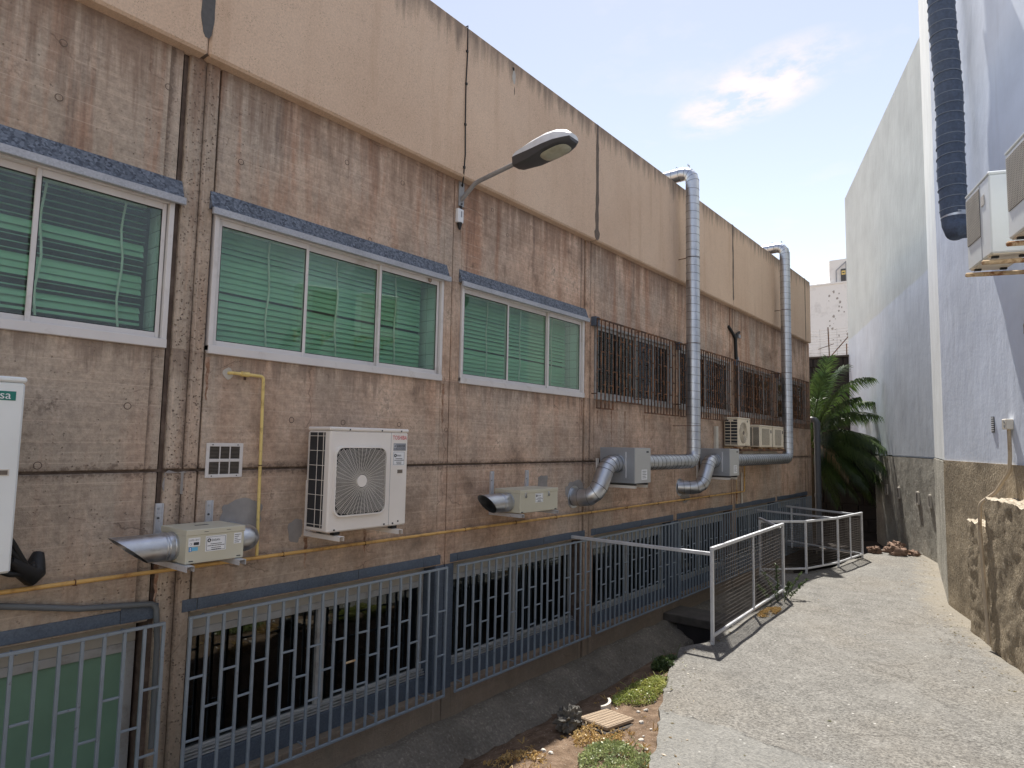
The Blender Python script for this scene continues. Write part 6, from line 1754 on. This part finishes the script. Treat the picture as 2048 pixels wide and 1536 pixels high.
for (x, y) in st_:
    s_ = U(.5, 1.6); b_ = blob((x, y, soil_z(x, y) + .004), .018 * s_, .015 * s_, .011 * s_, x * 7 + y, 7, 5, .4); mb.add(b_.v, b_.f)
mb.build('loose_pebbles', 'limb', label='loose pale pebbles scattered over the soil', cat='pebbles', kind='stuff', smooth=40)

def weed(name, label, cat, cx_, cy_, rx, ry, h, n, mat, lsz=.022, zfun=soil_z, clip=True, stems=0):
    mb = MB(); k = 0; tries = 0
    while k < n and tries < n * 6:
        tries += 1
        a_, r_ = U(0, 2 * pi), sqrt(R())
        x, y = cx_ + rx * r_ * cos(a_), cy_ + ry * r_ * sin(a_)
        if clip and x > lerp_tab(LEFT, y) + .02: continue
        dens = mnoise.noise(Vector((x * 5, y * 5, cx_)))
        if dens < -.25: continue
        k += 1
        hh = h * (1 - r_ ** 2 * .7) * (0.55 + .7 * max(0, dens + .4))
        z = zfun(x, y) + U(0, 1) ** .6 * hh
        d_ = Vector((U(-1, 1), U(-1, 1), U(-.1, .9))).normalized(); s_ = d_.cross(Vector((U(-1, 1), U(-1, 1), U(-1, 1)))).normalized()
        l_ = lsz * U(.6, 1.4); p = Vector((x, y, z))
        mb.add([p, p + d_ * l_ * .5 + s_ * l_ * .32, p + d_ * l_, p + d_ * l_ * .5 - s_ * l_ * .32], [(0, 1, 2, 3)])
    for k in range(stems):
        a_, r_ = U(0, 2 * pi), sqrt(R()); x, y = cx_ + rx * r_ * cos(a_), cy_ + ry * r_ * sin(a_)
        z = zfun(x, y); l_ = U(.6, 1.5) * h; dd_ = Vector((U(-.8, .8), U(-.8, .8), 1)).normalized()
        mb.tube([(x, y, z - .01), Vector((x, y, z)) + dd_ * l_ * .5 + Vector((0, 0, .01)), Vector((x, y, z)) + dd_ * l_ + Vector((U(-.03, .03), U(-.03, .03), -.02))], .0028, 4, False)
    return mb.build(name, mat, label=label, cat=cat)
weed('weed_patch', 'bright green weed mat beside the path edge behind the cover plate', 'weeds', *atz(1287, 1383, .12).xy, .21, .50, .10, 4200, 'weed', .020, stems=50)
weed('weed_patch', 'grey-green weed mat at the bottom edge of the picture', 'weeds', *atz(1232, 1525, .12).xy, .27, .34, .09, 4200, 'weed_blue', .019, stems=50)
weed('weed_patch', 'dark green weed clump in shade at the path corner', 'weeds', *atz(1332, 1332, .12).xy, .13, .22, .18, 1500, 'weed_dark', .03, stems=14)
weed('dry_grass', 'dry straw-coloured stems in front of the tan cover plate', 'dry grass', *atz(1196, 1478, .1).xy, .20, .26, .06, 900, 'straw', .020, stems=130)
weed('dry_grass', 'dry straw tuft at the lower left edge of the soil', 'dry grass', *atz(1040, 1528, .08).xy, .20, .20, .05, 420, 'straw', .018, stems=60)
weed('dry_grass', 'orange dry moss under the nearer mesh fence', 'dry grass', -3.14, 10.1, .10, .42, .06, 1500, 'straw', .020, path_z, False, 30)
weed('grass_tuft', 'single green grass tuft in a crack of the path', 'grass', -.42, 6.05, .06, .05, .035, 260, 'weed', .016, path_z, False)
t = thing('fence_shrub', 'sparse dark green shrub growing through the foot of the nearer fence', 'shrub', (-3.3, 11.0, .2))
for (x, y, dx_, dy_, h_) in ((-3.25, 10.9, -.16, -.22, .45), (-3.27, 10.95, -.03, .02, .55), (-3.22, 11.1, .18, .30, .40), (-3.2, 11.0, .12, -.1, .32), (-3.28, 10.7, -.1, -.35, .3), (-3.2, 11.25, .25, .15, .3)):
    mb = MB(); a_ = Vector((x, y, .17)); b_ = Vector((x + dx_, y + dy_, .2 + h_)); mid = (a_ + b_) / 2 + Vector((0, 0, .05))
    Bz = lambda u: a_ * (1 - u) ** 2 + mid * 2 * u * (1 - u) + b_ * u * u
    mb.tube([Bz(q / 6) for q in range(7)], .006, 5)
    for k in range(80):
        p = Bz(U(.15, 1)); d_ = Vector((U(-1, 1), U(-1, 1), U(-.3, 1))).normalized(); s_ = d_.cross(Vector((U(-1, 1), U(-1, 1), U(-1, 1)))).normalized(); l_ = U(.03, .06)
        mb.add([p, p + d_ * l_ * .5 + s_ * l_ * .22, p + d_ * l_, p + d_ * l_ * .5 - s_ * l_ * .22], [(0, 1, 2, 3)])
    mb.build('branch', 'weed_dark', t)

# dry leaves and crumbs blown against the edges of the path
mb = MB()
for k in range(420):
    y = U(4.6, 17.5)
    side = R()
    if side < .6: x = right_x(y) - .12 - abs(random.gauss(0, .22)) - (.22 if y < 11 else 0)
    elif side < .85: x = lerp_tab(LEFT, y) + .06 + abs(random.gauss(0, .12))
    else: x = U(lerp_tab(LEFT, y) + .1, right_x(y) - .2)
    z = path_z(x, y) + .004; a_ = U(0, pi); l_ = U(.008, .026); w2 = l_ * U(.25, .6)
    d_ = Vector((cos(a_), sin(a_), U(-.15, .35))); s_ = Vector((-sin(a_), cos(a_), U(-.3, .3))); p = Vector((x, y, z))
    mb.add([p - d_ * l_, p + s_ * w2 + Vector((0, 0, .004)), p + d_ * l_, p - s_ * w2], [(0, 1, 2, 3)])
mb.build('leaf_litter', 'palm_dead', label='dry leaf scraps scattered along the edges of the path', cat='litter', kind='stuff')

mb = MB()
for k in range(150):
    x, y = U(-3.6, -2.4), U(4.0, 7.9)
    if x > lerp_tab(LEFT, y) - .01 or x < -3.55 + .25 * mnoise.noise(Vector((y, 0, 0))): continue
    z = soil_z(x, y); n_ = random.randint(4, 12); h_ = U(.02, .09)
    for q in range(n_):
        d_ = Vector((U(-1, 1), U(-1, 1), U(.3, 1.6))).normalized(); s_ = d_.orthogonal().normalized(); l_ = h_ * U(.5, 1.1); p = Vector((x + U(-.02, .02), y + U(-.02, .02), z - .004))
        mb.add([p - s_ * .003, p + s_ * .003, p + d_ * l_ * .6 + s_ * .004, p + d_ * l_ + Vector((0, 0, -.01)), p + d_ * l_ * .6 - s_ * .004], [(0, 1, 2, 3, 4)])
mb.build('sparse_grass', 'straw', label='sparse dry grass blades scattered over the soil bed', cat='grass', kind='stuff')
